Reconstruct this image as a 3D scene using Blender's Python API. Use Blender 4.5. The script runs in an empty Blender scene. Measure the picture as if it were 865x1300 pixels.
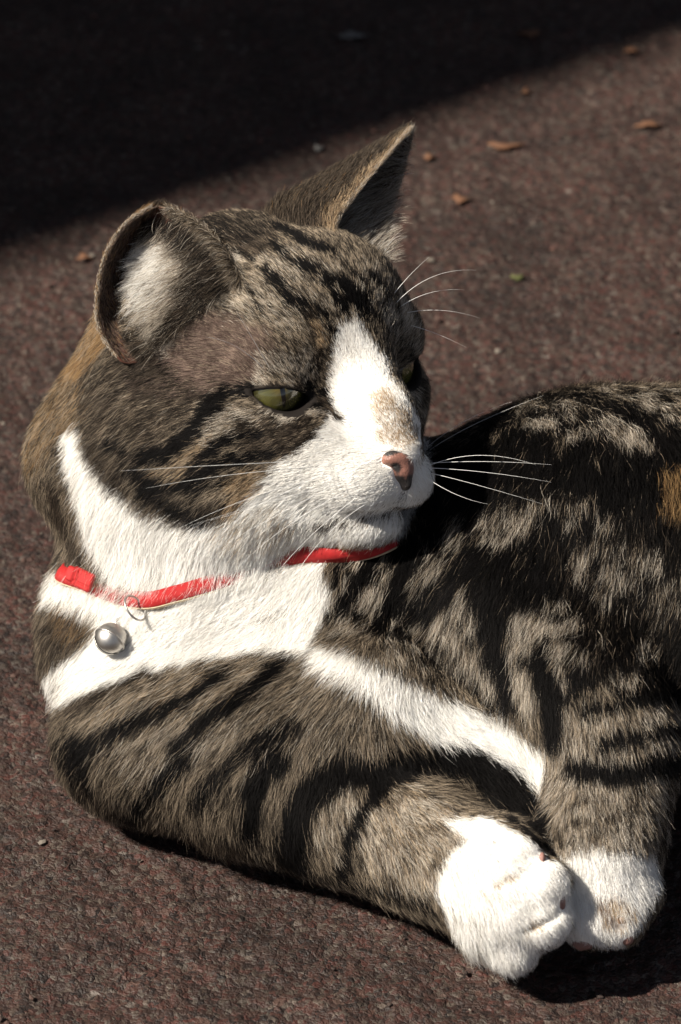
import bpy, math, time
import numpy as np
from mathutils import Matrix, Vector, kdtree
T0 = time.time()
FUR = True; N_HAIR = 820000; HAIR_W = .0041
rng = np.random.default_rng(7)
sc = bpy.context.scene
COL = sc.collection

# ------------------------------------------------------------------ camera, world, sun
PITCH = math.radians(33.0)          # looking down on the cat
DIST = 130.0                        # cm from the lens to the reference point
HREF = 9.0                          # height (cm) of the reference point above the ground
CP, SP = math.cos(PITCH), math.sin(PITCH)
RIGHT = np.array([1.0, 0.0, 0.0]); UP = np.array([0.0, SP, CP]); BACK = np.array([0.0, -CP, SP])   # BACK points to the lens
ORG = np.array([0.0, 0.0, HREF])
ROT = np.stack([RIGHT, UP, BACK])   # rows: view axes in world
def W(p):                           # design frame (cm) -> world metres
    return (np.asarray(p, float) @ ROT + ORG) * 0.01

cam_d = bpy.data.cameras.new('camera'); cam = bpy.data.objects.new('camera', cam_d); COL.objects.link(cam)
cam.location = Vector(W([0, 0, DIST]))
cam.rotation_euler = (math.pi / 2 - PITCH, 0, 0)
cam_d.sensor_fit = 'VERTICAL'; cam_d.sensor_height = 22.2
cam_d.lens = 22.2 / 2 / (16.25 / DIST)
cam_d.clip_start = 0.05; cam_d.clip_end = 500
cam_d.dof.use_dof = True; cam_d.dof.focus_distance = (DIST - 2.5) * 0.01; cam_d.dof.aperture_fstop = 11.0
sc.camera = cam

SUN_AZ = math.radians(-107.0)        # compass style: 0 = +Y, clockwise; from the left, a little to the front
SUN_EL = math.radians(46.0)
S = np.array([math.sin(SUN_AZ) * math.cos(SUN_EL), math.cos(SUN_AZ) * math.cos(SUN_EL), math.sin(SUN_EL)])
world = bpy.data.worlds.new('World'); sc.world = world; world.use_nodes = True
wn = world.node_tree; wn.nodes.clear()
sky = wn.nodes.new('ShaderNodeTexSky'); sky.sky_type = 'NISHITA'; sky.sun_disc = False
sky.sun_elevation = SUN_EL; sky.sun_rotation = SUN_AZ; sky.air_density = 0.55; sky.dust_density = 0.2; sky.ozone_density = 0.6
bg = wn.nodes.new('ShaderNodeBackground'); bg.inputs['Strength'].default_value = 0.05
wo = wn.nodes.new('ShaderNodeOutputWorld')
hs = wn.nodes.new('ShaderNodeHueSaturation'); hs.inputs['Saturation'].default_value = .5; hs.inputs['Value'].default_value = .85
wn.links.new(sky.outputs[0], hs.inputs['Color']); wn.links.new(hs.outputs[0], bg.inputs[0]); wn.links.new(bg.outputs[0], wo.inputs[0])
sd = bpy.data.lights.new('sun', 'SUN'); sd.energy = 5.0; sd.angle = math.radians(0.5); sd.color = (1.0, 0.925, 0.81)
sun = bpy.data.objects.new('sun', sd); COL.objects.link(sun)
sun.rotation_euler = Vector(S).to_track_quat('Z', 'Y').to_euler(); sun.location = Vector(S) * 5
sc.view_settings.view_transform = 'Standard'; sc.view_settings.look = 'None'
sc.view_settings.exposure = 1.12; sc.view_settings.gamma = 1.0
sc.cycles.max_bounces = 8; sc.cycles.diffuse_bounces = 3; sc.cycles.glossy_bounces = 4
sc.cycles.transmission_bounces = 6; sc.cycles.use_denoising = True
sc.render.engine = 'CYCLES'
sc.cycles_curves.shape = 'RIBBONS'; sc.cycles_curves.subdivisions = 2

# ------------------------------------------------------------------ helpers
def P(px, py, w=0.0):               # a point w cm in front of the reference plane, seen at (px, py) of the photograph
    k = (DIST - w) / DIST
    return np.array([(px - 432.5) / 40 * k, (650 - py) / 40 * k, w])
def pix(p):
    k = DIST / (DIST - p[..., 2])
    return np.stack([432.5 + 40 * k * p[..., 0], 650 - 40 * k * p[..., 1]], -1)
def height(p): return HREF + p[..., 1] * CP + p[..., 2] * SP
def nrm(v): return v / (np.linalg.norm(v, axis=-1, keepdims=True) + 1e-12)
def sstep(a, b, x):
    t = np.clip((x - a) / (b - a), 0, 1); return t * t * (3 - 2 * t)
def noise3(p, seed=0, octaves=2):   # cheap value noise
    out = 0; amp = 1; tot = 0; q = p.astype(np.float64)
    for o in range(octaves):
        i = np.floor(q).astype(np.int64); f = q - i; f = f * f * (3 - 2 * f); r = 0
        for dx in (0, 1):
            for dy in (0, 1):
                for dz in (0, 1):
                    h = ((i[:, 0] + dx) * 374761393 + (i[:, 1] + dy) * 668265263 + (i[:, 2] + dz) * 2147483647 + seed * 974634 + o * 77) & 0x7fffffff
                    h = (h ^ (h >> 13)) * 1274126177 & 0x7fffffff
                    h = (h ^ (h >> 16)) & 0xffff
                    wgt = (f[:, 0] if dx else 1 - f[:, 0]) * (f[:, 1] if dy else 1 - f[:, 1]) * (f[:, 2] if dz else 1 - f[:, 2])
                    r = r + wgt * (h / 65535.0)
        out = out + amp * r; tot += amp; amp *= 0.5; q = q * 2.03 + 17.3
    return out / tot

def mesh_obj(name, verts, faces, mat, parent=None, smooth=True, vw=True):
    me = bpy.data.meshes.new(name)
    v = W(verts) if vw else np.asarray(verts, float)
    if isinstance(faces, np.ndarray) and faces.ndim == 2:
        n, k = faces.shape
        me.vertices.add(len(v)); me.vertices.foreach_set('co', v.astype(np.float32).ravel())
        me.loops.add(n * k); me.loops.foreach_set('vertex_index', faces.astype(np.int32).ravel())
        me.polygons.add(n); me.polygons.foreach_set('loop_start', np.arange(0, n * k, k, dtype=np.int32))
        me.update(calc_edges=True)
    else:
        me.from_pydata([tuple(x) for x in v], [], [tuple(f) for f in faces])
    me.polygons.foreach_set('use_smooth', np.full(len(me.polygons), smooth)); me.update()
    me.materials.append(mat)
    o = bpy.data.objects.new(name, me); COL.objects.link(o)
    if parent is not None: par(o, parent)
    return o
def par(o, parent):                 # meshes sit at the world origin; only the Empties carry a location
    o.parent = parent
    o.matrix_parent_inverse = Matrix.Translation(-parent.location)
    if parent.parent is not None: o.matrix_parent_inverse = Matrix.Identity(4)
def tag(o, label, cat, group=None, kind=None):
    if label: o['label'] = label
    if cat: o['category'] = cat
    if group: o['group'] = group
    if kind: o['kind'] = kind
    return o

def mat_new(name):
    m = bpy.data.materials.new(name); m.use_nodes = True
    nt = m.node_tree; b = nt.nodes['Principled BSDF']
    return m, nt, b
def simple(name, col, rough=0.5, metal=0.0, noise=0.15, scale=400.0, **kw):
    m, nt, b = mat_new(name)
    tc = nt.nodes.new('ShaderNodeTexCoord'); nz = nt.nodes.new('ShaderNodeTexNoise'); nz.inputs['Scale'].default_value = scale
    nz.inputs['Detail'].default_value = 4
    mx = nt.nodes.new('ShaderNodeMix'); mx.data_type = 'RGBA'
    mx.inputs['A'].default_value = (*[c * (1 - noise) for c in col], 1); mx.inputs['B'].default_value = (*[min(1, c * (1 + noise)) for c in col], 1)
    nt.links.new(tc.outputs['Object'], nz.inputs['Vector']); nt.links.new(nz.outputs['Fac'], mx.inputs['Factor'])
    nt.links.new(mx.outputs['Result'], b.inputs['Base Color'])
    b.inputs['Roughness'].default_value = rough; b.inputs['Metallic'].default_value = metal
    for k, v in kw.items(): b.inputs[k.replace('_', ' ')].default_value = v
    return m, nt, b, nz

# ------------------------------------------------------------------ implicit shapes
class Shape:
    def __init__(s): s.prims = []
    def ell(s, c, r, k=0.8, axes=None, op='u'):
        s.prims.append(('e', np.array(c, float), np.array(r, float) * np.ones(3), axes, k, op)); return s
    def cone(s, a, ra, b, rb, k=0.8, op='u'):
        s.prims.append(('c', np.array(a, float), ra, np.array(b, float), rb, k, op)); return s
    def chain(s, pts, k=0.8):
        for (a, ra), (b, rb) in zip(pts[:-1], pts[1:]): s.cone(a, ra, b, rb, k)
        return s
    def __call__(s, p):
        p = np.asarray(p, np.float32); f = np.full(len(p), 1e3, np.float32)
        for q in s.prims:
            if q[0] == 'e':
                d = p - q[1].astype(np.float32)
                if q[3] is not None: d = d @ q[3].T.astype(np.float32)
                r = q[2].astype(np.float32); a = d / r
                k0 = np.sqrt((a * a).sum(1)); k1 = np.sqrt(((a / r) ** 2).sum(1)) + 1e-9
                g = np.where(k0 < 1e-4, -r.min(), k0 * (k0 - 1) / k1); k, op = q[4], q[5]
            else:
                a = q[1].astype(np.float32); b = q[3].astype(np.float32); ba = b - a; L = float((ba * ba).sum())
                h = np.clip(((p - a) @ ba) / L, 0, 1)
                d = p - a - h[:, None] * ba
                g = np.sqrt((d * d).sum(1)) - (q[2] + (q[4] - q[2]) * h); k, op = q[5], q[6]
            if op == 'u':
                h = np.maximum(k - np.abs(f - g), 0) / k; f = np.minimum(f, g) - h * h * k * 0.25
            else:                    # carve
                h = np.maximum(k - np.abs(f + g), 0) / k; f = np.maximum(f, -g) + h * h * k * 0.25
        return f
def grad(F, p, e=0.02):
    g = np.empty((len(p), 3))
    for i in range(3):
        d = np.zeros(3); d[i] = e
        g[:, i] = F(p + d) - F(p - d)
    return nrm(g)
def chunked(F, p, n=400000):
    return np.concatenate([F(p[i:i + n]) for i in range(0, len(p), n)]) if len(p) else np.zeros(0)

def surface_nets(F, lo, hi, h, coarse=4):
    lo = np.array(lo, float); n = np.ceil((np.array(hi) - lo) / (h * coarse)).astype(int)
    ax = [lo[i] + h * coarse * np.arange(n[i] + 1) for i in range(3)]
    G = np.stack(np.meshgrid(*ax, indexing='ij'), -1)
    fc = chunked(F, G.reshape(-1, 3)).reshape(G.shape[:3])
    m = coarse; N = n * m + 1
    big = np.zeros(tuple(n), bool)
    c = fc; mn = np.full(tuple(n), 1e9); mx = -mn
    for dx in (0, 1):
        for dy in (0, 1):
            for dz in (0, 1):
                s_ = c[dx:n[0] + dx, dy:n[1] + dy, dz:n[2] + dz]; mn = np.minimum(mn, s_); mx = np.maximum(mx, s_)
    big = (mn < h * coarse * 0.9) & (mx > -h * coarse * 0.9)
    f = np.where(mn > 0, 1.0, -1.0).repeat(m, 0).repeat(m, 1).repeat(m, 2)
    f = np.pad(f, ((0, 1),) * 3, mode='edge')
    need = np.zeros(tuple(N), bool)
    nb = big.repeat(m, 0).repeat(m, 1).repeat(m, 2)
    for dx in (0, 1):
        for dy in (0, 1):
            for dz in (0, 1): need[dx:dx + nb.shape[0], dy:dy + nb.shape[1], dz:dz + nb.shape[2]] |= nb
    idx = np.argwhere(need); f[need] = chunked(F, lo + idx * h)
    f[f == 0] = 1e-6
    sgn = f < 0
    cs = tuple(N - 1); cnt = np.zeros(cs, np.int32); acc = np.zeros(cs + (3,), np.float32)
    cor = [(a, b, d) for a in (0, 1) for b in (0, 1) for d in (0, 1)]
    for i, A in enumerate(cor):
        for B in cor[i + 1:]:
            if sum(abs(A[k] - B[k]) for k in range(3)) != 1: continue
            fa = f[A[0]:A[0] + cs[0], A[1]:A[1] + cs[1], A[2]:A[2] + cs[2]]; fb = f[B[0]:B[0] + cs[0], B[1]:B[1] + cs[1], B[2]:B[2] + cs[2]]
            x = np.argwhere((fa < 0) != (fb < 0)); 
            if not len(x): continue
            t = fa[tuple(x.T)] / (fa[tuple(x.T)] - fb[tuple(x.T)])
            acc[tuple(x.T)] += np.array(A) + t[:, None] * (np.array(B) - np.array(A)); cnt[tuple(x.T)] += 1
    act = np.argwhere(cnt > 0); vid = np.full(cs, -1, np.int64); vid[tuple(act.T)] = np.arange(len(act))
    V = lo + h * (act + acc[tuple(act.T)] / cnt[tuple(act.T)][:, None])
    Q = []
    for a in range(3):
        b, c_ = (a + 1) % 3, (a + 2) % 3
        s0 = [slice(None)] * 3; s1 = [slice(None)] * 3; s0[a] = slice(0, -1); s1[a] = slice(1, None)
        e = np.argwhere(sgn[tuple(s0)] != sgn[tuple(s1)])
        e = e[(e[:, b] > 0) & (e[:, c_] > 0) & (e[:, b] < cs[b]) & (e[:, c_] < cs[c_])]
        q = []
        for (ob, oc) in ((-1, -1), (0, -1), (0, 0), (-1, 0)):
            k = e.copy(); k[:, b] += ob; k[:, c_] += oc; q.append(vid[tuple(k.T)])
        q = np.stack(q, 1); inside = sgn[tuple(s0)][tuple(e.T)]
        q = np.where(inside[:, None], q, q[:, ::-1]); Q.append(q[(q >= 0).all(1)])
    return V, np.concatenate(Q)

# ------------------------------------------------------------------ the cat's volumes
HA = np.array([.787, .186, -.588]); HU = np.array([-.072, .975, .211]); HF = np.array([.613, -.124, .781])
HF = nrm(HF); HA = nrm(HA - HF * (HA @ HF)); HU = np.cross(HF, HA)
HS = 1.115; HO = P(428.8, 482.0, 2.2)
HAX = np.stack([HA, HU, HF])
def H(a, u, f): return HO + HS * (a * HA + u * HU + f * HF)

body = Shape()
b = body
# trunk, running back to the right out of the frame
b.chain([(P(230, 805, -3), 4.3), (P(480, 775, -3.2), 4.7), (P(760, 738, -2.2), 5.7), (P(1000, 735, -3.0), 6.0), (P(1240, 720, -6), 6.3)], 2.0)
# neck and nape
b.chain([(P(218, 790, -3.4), 3.2), (P(212, 660, -3.4), 3.0), (P(206, 560, -3.2), 3.5), (P(256, 460, -2.6), 3.6)], 1.1)
b.ell(P(160, 585, -3.0), (3.2, 2.75, 3.0), 0.6)                      # nape ruff
# chest
b.ell(P(260, 810, -0.4), 2.8, 1.8).ell(P(400, 810, 0), 2.4, 1.8).ell(P(130, 835, -2.2), 1.6, 1.2).ell(P(140, 785, -3.2), 1.8, 1.2)
# near shoulder and upper arm
b.cone(P(180, 935, 0.1), 2.7, P(330, 960, 1.3), 2.85, 1.2)
b.cone(P(330, 940, 1.3), 2.7, P(470, 905, 2.2), 2.4, 1.2)
b.cone(P(470, 905, 2.2), 2.3, P(640, 960, 3.0), 1.5, 1.0)
# near forearm, wrist, paw
b.cone(P(330, 985, 1.6), 2.5, P(450, 1032, 3.0), 2.05, 0.7)
b.cone(P(450, 1032, 3.0), 2.05, P(545, 1082, 4.9), 1.75, 0.7)
b.cone(P(545, 1082, 4.9), 1.7, P(625, 1125, 6.3), 1.75, 0.7)
b.ell(P(628, 1108, 6.3), 1.72, 0.5).ell(P(648, 1152, 6.85), 1.5, 0.5)
for x, y, w_, r in ((655, 1088, 7.2, .80), (687, 1122, 7.5, .82), (688, 1170, 7.4, .84), (652, 1202, 7.0, .80), (615, 1182, 6.7, .75)):
    b.ell(P(x, y, w_), r, 0.27)
for a_, c_ in (((630, 1124, 8.33), (674, 1106, 8.15)), ((662, 1186, 8.25), (714, 1158, 8.05))):
    b.cone(P(*a_), .05, P(*c_), .11, .22, 'n')
# far foreleg
b.chain([(P(650, 790, 1.8), 2.6), (P(745, 890, 3.6), 2.2), (P(778, 960, 4.6), 1.85), (P(765, 1060, 5.4), 1.65), (P(765, 1130, 5.7), 1.5)], 0.9)
for x, y, w_, r in ((735, 1135, 6.0, .95), (750, 1165, 6.2, .95), (782, 1165, 6.2, .9), (803, 1135, 6.0, .85)):
    b.ell(P(x, y, w_), r, 0.27)
# hind thigh further right
b.ell(P(930, 820, 1.5), (3.6, 3.6, 3.0), 1.2)
# belly behind the forearms
b.ell(P(635, 985, 1.6), 2.1, 1.2).ell(P(665, 1020, 3.0), 1.3, 1.0)
# head
hf = 0.16
b.ell(H(0, .95, -3.0), np.array((3.25, 2.95, 3.6)) * HS - hf, 1.0, HAX)
b.ell(P(235, 455, -0.6), 2.6, 1.6)
b.ell(P(412, 398, 0.9), 2.45, 1.4)                                   # forehead
b.ell(P(300, 352, -0.8), 2.0, 1.4)                                   # crown between the ears
b.ell(H(-2.2, -1.5, -2.0), 1.95 * HS - hf, 1.6)
b.ell(H(2.1, -1.3, -2.0), 1.85 * HS - hf, 1.4)
for s in (-1, 1):
    b.ell(H(s * 1.5, -1.5, -.35), 1.3 * HS - hf, 1.2)
    b.ell(H(s * 1.6, .85, -.75), np.array((1.3, .7, .95)) * HS - hf, 0.7, HAX)
b.ell(P(505, 494, 0.2), .84, .8)                                     # far cheek
b.ell(P(500, 425, 0.4), .78, .8)
b.ell(P(415, 580, 2.6), 1.35, 1.4)                                    # cheek below the eye
b.chain([(P(446, 425, 2.0), .98), (P(490, 532, 3.3), .82), (P(510, 572, 3.75), .62)], 0.7)
b.ell(P(462, 604, 3.15), (1.45, 1.12, 1.25), 0.6)
b.ell(P(515, 606, 2.9), (.85, .9, 1.0), 0.35)
b.ell(P(474, 661, 2.3), (.85, .66, .75), 0.45)
b.cone(P(440, 652, 1.9), .95, P(300, 620, 0.8), 1.8, 0.8)
b.ell(P(192, 365, 2.3), (1.35, 1.7, 1.25), 0.5, None, 'n')           # hollow of the near ear
# cheek ruff on the near side
b.ell(P(205, 570, -0.6), 2.3, 1.8).ell(P(200, 645, -0.4), 2.0, 1.6).ell(P(290, 650, 0.9), 1.75, 1.3)
# eyes: lid bulge, then the opening
ECEN = {}; EAX = {}
ER = 0.98
for s in (-1, 1):
    ax = nrm(HF * math.cos(math.radians(20)) + s * HA * math.sin(math.radians(20)))
    c = H(1.96, 0.0, -.42) if s > 0 else H(-1.83, -.02, -.55); ECEN[s] = c
    up = nrm(HU - ax * (HU @ ax)); side = np.cross(up, ax)      # side: cat's across axis
    EAX[s] = (side, up, ax)
    b.ell(c, ER + .10, 0.35)
def lid_open(p, e):                # negative inside the almond opening of an eye
    side, up, ax = EAX[e]
    d = p - ECEN[e]; x = d @ side * e; y = d @ up; z = d @ ax     # x: outward
    xr = x + 0.04; yr = y - 0.20 * x + 0.06; half = 0.96
    t = np.clip(xr / half, -1, 1)
    top = 0.20 * (1 - np.abs(t) ** 2.2); bot = -0.50 * (1 - np.abs(t) ** 2.0)
    m = np.maximum(np.maximum(yr - top, bot - yr), np.abs(xr) - half) * 0.8
    m = np.maximum(m, -z + 0.1)
    return np.maximum(m, np.sqrt((d * d).sum(1)) - ER - 0.9)
class Body:
    def __call__(s, p):
        f = body(p)
        for e in (-1, 1):
            m = lid_open(p, e)
            k = 0.10; h = np.maximum(k - np.abs(f + m), 0) / k
            f = np.maximum(f, -m) + h * h * k * .25
        g = 0.08 - height(p)
        return np.maximum(f, g)
BF = Body()

def march(o, d, F=BF, tmax=60.0, n=70):
    t = np.zeros(len(o))
    for _ in range(n):
        f = F(o + d * t[:, None]); t = np.minimum(t + f * 0.85, tmax)
    return t
CAMP = np.array([0, 0, DIST])
def cast(pts, F=BF):                # where the sight line of each photograph point meets the cat
    pts = np.asarray(pts, float)
    tgt = np.stack([(pts[:, 0] - 432.5) / 40, (650 - pts[:, 1]) / 40, np.zeros(len(pts))], 1)
    d = nrm(tgt - CAMP); o = CAMP + d * (DIST - 22)
    t = march(o, d, F); return o + d * t[:, None], t < 55
V, Q = surface_nets(BF, (-11.6, -16.5, -13), (17.5, 10.5, 10), 0.16)
for _ in range(2):
    n_ = grad(BF, V); V = V - n_ * chunked(BF, V)[:, None] * 0.8
VN = grad(BF, V)
print('body mesh', len(V), len(Q), time.time() - T0)

# ------------------------------------------------------------------ ears: lofted shells
def spline(pts, n):
    pts = np.array(pts, float); t = np.linspace(0, len(pts) - 1, n); out = []
    for x in t:
        i = min(int(x), len(pts) - 2); f = x - i
        p0 = pts[max(i - 1, 0)]; p1 = pts[i]; p2 = pts[i + 1]; p3 = pts[min(i + 2, len(pts) - 1)]
        out.append(.5 * ((2 * p1) + (-p0 + p2) * f + (2 * p0 - 5 * p1 + 4 * p2 - p3) * f * f + (-p0 + 3 * p1 - 3 * p2 + p3) * f ** 3))
    return np.array(out)
def ear_shell(M, B, L, nr=26, nc=22, th=.11):
    """rows base->tip; each row an arc rim M -> back B -> rim L. Returns verts of the inside, outside and quads."""
    M = spline([P(*q) for q in M], nr); B = spline([P(*q) for q in B], nr); L = spline([P(*q) for q in L], nr)
    t = np.linspace(0, 1, nc)[None, :, None]
    C = 2 * B - .5 * (M + L)
    G = (1 - t) ** 2 * M[:, None] + 2 * t * (1 - t) * C[:, None] + t ** 2 * L[:, None]
    du = np.gradient(G, axis=1); dv = np.gradient(G, axis=0)
    N = nrm(np.cross(du, dv)); 
    return G, N
EARS = {}
# near ear: turned out and back, the cup facing the camera
EARS[-1] = ear_shell(
    M=[(302, 356, 2.7), (288, 324, 2.1), (268, 300, 1.6), (243, 280, 1.0), (212, 264, 0.4)],
    B=[(205, 445, 1.9), (182, 380, 0.6), (180, 328, -.5), (190, 288, -.4), (203, 262, 0.1)],
    L=[(152, 458, 1.9), (126, 418, 1.6), (123, 372, 1.3), (134, 322, 1.0), (160, 283, 0.5), (194, 261, 0.3)])
# far ear: pricked, its back to the camera, the opening to the right
EARS[1] = ear_shell(
    M=[(430, 322, 2.0), (426, 285, 0.8), (452, 245, -.4), (487, 202, -1.4), (520, 164, -2.2)],
    B=[(330, 310, 0.4), (350, 264, -1.4), (412, 224, -2.4), (467, 194, -2.7), (519, 163, -2.5)],
    L=[(480, 350, 0.2), (484, 310, -1.4), (496, 258, -2.7), (510, 212, -3.0), (522, 165, -2.7)])

# ------------------------------------------------------------------ materials
def fur_material(name):
    m, nt, bs = mat_new(name)
    hb = nt.nodes.new('ShaderNodeBsdfHairPrincipled'); hb.model = 'CHIANG'; hb.parametrization = 'COLOR'
    at = nt.nodes.new('ShaderNodeAttribute'); at.attribute_name = 'col'; at.attribute_type = 'GEOMETRY'
    nt.links.new(at.outputs['Color'], hb.inputs['Color'])
    hb.inputs['Roughness'].default_value = .45; hb.inputs['Radial Roughness'].default_value = .55
    hb.inputs['Coat'].default_value = 0.0; hb.inputs['IOR'].default_value = 1.3; hb.inputs['Random Roughness'].default_value = .2
    df = nt.nodes.new('ShaderNodeBsdfDiffuse'); nt.links.new(at.outputs['Color'], df.inputs['Color'])
    mx = nt.nodes.new('ShaderNodeMixShader'); mx.inputs[0].default_value = .28
    nt.links.new(df.outputs[0], mx.inputs[1]); nt.links.new(hb.outputs[0], mx.inputs[2])
    nt.links.new(mx.outputs[0], nt.nodes['Material Output'].inputs['Surface'])
    return m
M_FUR = fur_material('fur')
def skin_material():
    m, nt, bs = mat_new('skin')
    at = nt.nodes.new('ShaderNodeAttribute'); at.attribute_name = 'col'
    nt.links.new(at.outputs['Color'], bs.inputs['Base Color']); bs.inputs['Roughness'].default_value = .8
    bs.inputs['Specular IOR Level'].default_value = .1
    return m
M_SKIN = skin_material()

# ------------------------------------------------------------------ the ground
def ground():
    def axis(a, b_, fine, outs):
        mid = np.arange(a, b_, fine); lo, hi = [], []; s = fine; x = a
        while x > -outs: s *= 1.25; x -= s; lo.append(x)
        s = fine; x = mid[-1]
        while x < outs: s *= 1.25; x += s; hi.append(x)
        return np.concatenate([lo[::-1], mid, hi])
    xs = axis(-.32, .34, .0011, 90.0); ys = axis(-.27, .60, .0014, 90.0)
    X, Y = np.meshgrid(xs, ys); p = np.stack([X.ravel(), Y.ravel(), np.zeros(X.size)], 1)
    near = (np.abs(p[:, 0]) < .5) & (p[:, 1] > -.4) & (p[:, 1] < .75)
    z = np.zeros(len(p)); q = p[near]
    n1 = noise3(q * np.array([240, 240, 1]), 3, 2); n2 = noise3(q * 55, 5, 1); n3 = noise3(q * 420, 9, 1)
    z[near] = (np.clip(n1 - .32, 0, .35) * .0022 + (n2 - .5) * .0014 + (n3 - .5) * .0008 - .0012) * sstep(.75, .5, np.abs(q[:, 1]))
    p[:, 2] = z
    nx, ny = len(xs), len(ys); i = np.arange(nx * ny).reshape(ny, nx)
    F = np.stack([i[:-1, :-1], i[:-1, 1:], i[1:, 1:], i[1:, :-1]], -1).reshape(-1, 4)
    m, nt, bs = mat_new('tarmac'); L = nt.links.new; N = nt.nodes.new
    tc = N('ShaderNodeTexCoord')
    vo = N('ShaderNodeTexVoronoi'); vo.inputs['Scale'].default_value = 620; vo.inputs['Randomness'].default_value = 1
    dn = N('ShaderNodeTexNoise'); dn.inputs['Scale'].default_value = 500; dn.inputs['Detail'].default_value = 3
    ad = N('ShaderNodeVectorMath'); ad.operation = 'MULTIPLY_ADD'; ad.inputs[1].default_value = (.004, .004, .004)
    L(tc.outputs['Object'], dn.inputs['Vector']); L(dn.outputs['Color'], ad.inputs[0]); L(tc.outputs['Object'], ad.inputs[2])
    L(ad.outputs[0], vo.inputs['Vector'])
    sep = N('ShaderNodeSeparateColor'); L(vo.outputs['Color'], sep.inputs[0])
    cr = N('ShaderNodeValToRGB'); e = cr.color_ramp; e.interpolation = 'LINEAR'
    e.elements[0].position = 0; e.elements[0].color = (.030, .021, .019, 1); e.elements[1].position = 1; e.elements[1].color = (.20, .15, .12, 1)
    for pos, c in ((.25, (.060, .033, .027, 1)), (.5, (.085, .046, .037, 1)), (.66, (.125, .046, .036, 1)), (.8, (.10, .066, .050, 1)), (.93, (.12, .095, .078, 1))):
        x = e.elements.new(pos); x.color = c
    L(sep.outputs[0], cr.inputs[0])
    v2 = N('ShaderNodeTexVoronoi'); v2.inputs['Scale'].default_value = 230; L(ad.outputs[0], v2.inputs['Vector'])
    s2 = N('ShaderNodeSeparateColor'); L(v2.outputs['Color'], s2.inputs[0])
    c2 = N('ShaderNodeValToRGB'); e2 = c2.color_ramp; e2.interpolation = 'CONSTANT'; e2.elements[0].color = (0, 0, 0, 1); e2.elements[1].position = .80; e2.elements[1].color = (1, 1, 1, 1)
    L(s2.outputs[1], c2.inputs[0])
    d2 = N('ShaderNodeMapRange'); d2.inputs[1].default_value = .45; d2.inputs[2].default_value = .30; L(v2.outputs['Distance'], d2.inputs[0])
    m2 = N('ShaderNodeMath'); m2.operation = 'MULTIPLY'; L(c2.outputs[0], m2.inputs[0]); L(d2.outputs[0], m2.inputs[1])
    k2 = N('ShaderNodeValToRGB'); k2.color_ramp.elements[0].color = (.05, .034, .030, 1); k2.color_ramp.elements[1].color = (.27, .23, .20, 1)
    x_ = k2.color_ramp.elements.new(.45); x_.color = (.16, .085, .065, 1); L(s2.outputs[2], k2.inputs[0])
    chip = N('ShaderNodeMix'); chip.data_type = 'RGBA'; L(m2.outputs[0], chip.inputs['Factor']); L(cr.outputs[0], chip.inputs['A']); L(k2.outputs[0], chip.inputs['B'])
    big = N('ShaderNodeTexNoise'); big.inputs['Scale'].default_value = 22; big.inputs['Detail'].default_value = 5; L(tc.outputs['Object'], big.inputs['Vector'])
    mr = N('ShaderNodeMapRange'); mr.inputs[1].default_value = .3; mr.inputs[2].default_value = .7; mr.inputs[3].default_value = .21; mr.inputs[4].default_value = .49; L(big.outputs['Fac'], mr.inputs[0])
    mu = N('ShaderNodeMix'); mu.data_type = 'RGBA'; mu.blend_type = 'MULTIPLY'; mu.inputs['Factor'].default_value = 1
    L(chip.outputs['Result'], mu.inputs['A']); L(mr.outputs[0], mu.inputs['B'])
    L(mu.outputs['Result'], bs.inputs['Base Color'])
    bs.inputs['Roughness'].default_value = .62; bs.inputs['Specular IOR Level'].default_value = .3
    bp = N('ShaderNodeBump'); bp.inputs['Strength'].default_value = .6; bp.inputs['Distance'].default_value = .0012
    L(vo.outputs['Distance'], bp.inputs['Height']); bp.invert = True; L(bp.outputs[0], bs.inputs['Normal'])
    o = mesh_obj('ground', p, F, m, vw=False); o['kind'] = 'structure'
    return o
ground()
print('ground', time.time() - T0)

# ------------------------------------------------------------------ cat
cat = bpy.data.objects.new('cat', None); COL.objects.link(cat); cat.empty_display_size = .05
cat.location = Vector((0.02, -0.02, 0))
tag(cat, 'tabby and white cat in a red collar lying on dark tarmac, head turned right', 'cat')

# ------------------------------------------------------------------ coat: colours, lie and length
WHITE, BLACK, AGOUTI, OCHRE, TAN, DARK, PALE, TEMPLE = range(8)
PAL_LIGHT = np.array([(.90, .875, .83), (.008, .0072, .0068), (.345, .275, .20), (.30, .185, .085), (.46, .34, .215), (.115, .088, .064), (.56, .50, .42), (.19, .135, .11)])
PAL_DARK = np.array([(.84, .80, .74), (.004, .0035, .0035), (.020, .0165, .0135), (.15, .085, .04), (.22, .14, .08), (.013, .010, .008), (.20, .165, .135), (.075, .05, .042)])
PAL_MIX = np.array([.85, .3, .46, .6, .65, .4, .7, .5])   # share of light hairs
def inpoly(x, y, poly):
    c = np.zeros(len(x), bool); n = len(poly)
    for i in range(n):
        x0, y0 = poly[i]; x1, y1 = poly[(i + 1) % n]
        if y0 == y1: continue
        k = ((y0 > y) != (y1 > y)) & (x < (x1 - x0) * (y - y0) / (y1 - y0) + x0); c ^= k
    return c
def seeds_line(pts, step=5):
    out = []
    for (x0, y0), (x1, y1) in zip(pts[:-1], pts[1:]):
        n = max(1, int(math.hypot(x1 - x0, y1 - y0) / step)); t = np.arange(n) / n
        out.append(np.stack([x0 + (x1 - x0) * t, y0 + (y1 - y0) * t], 1))
    out.append(np.array([pts[-1]], float)); return np.concatenate(out)
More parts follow.
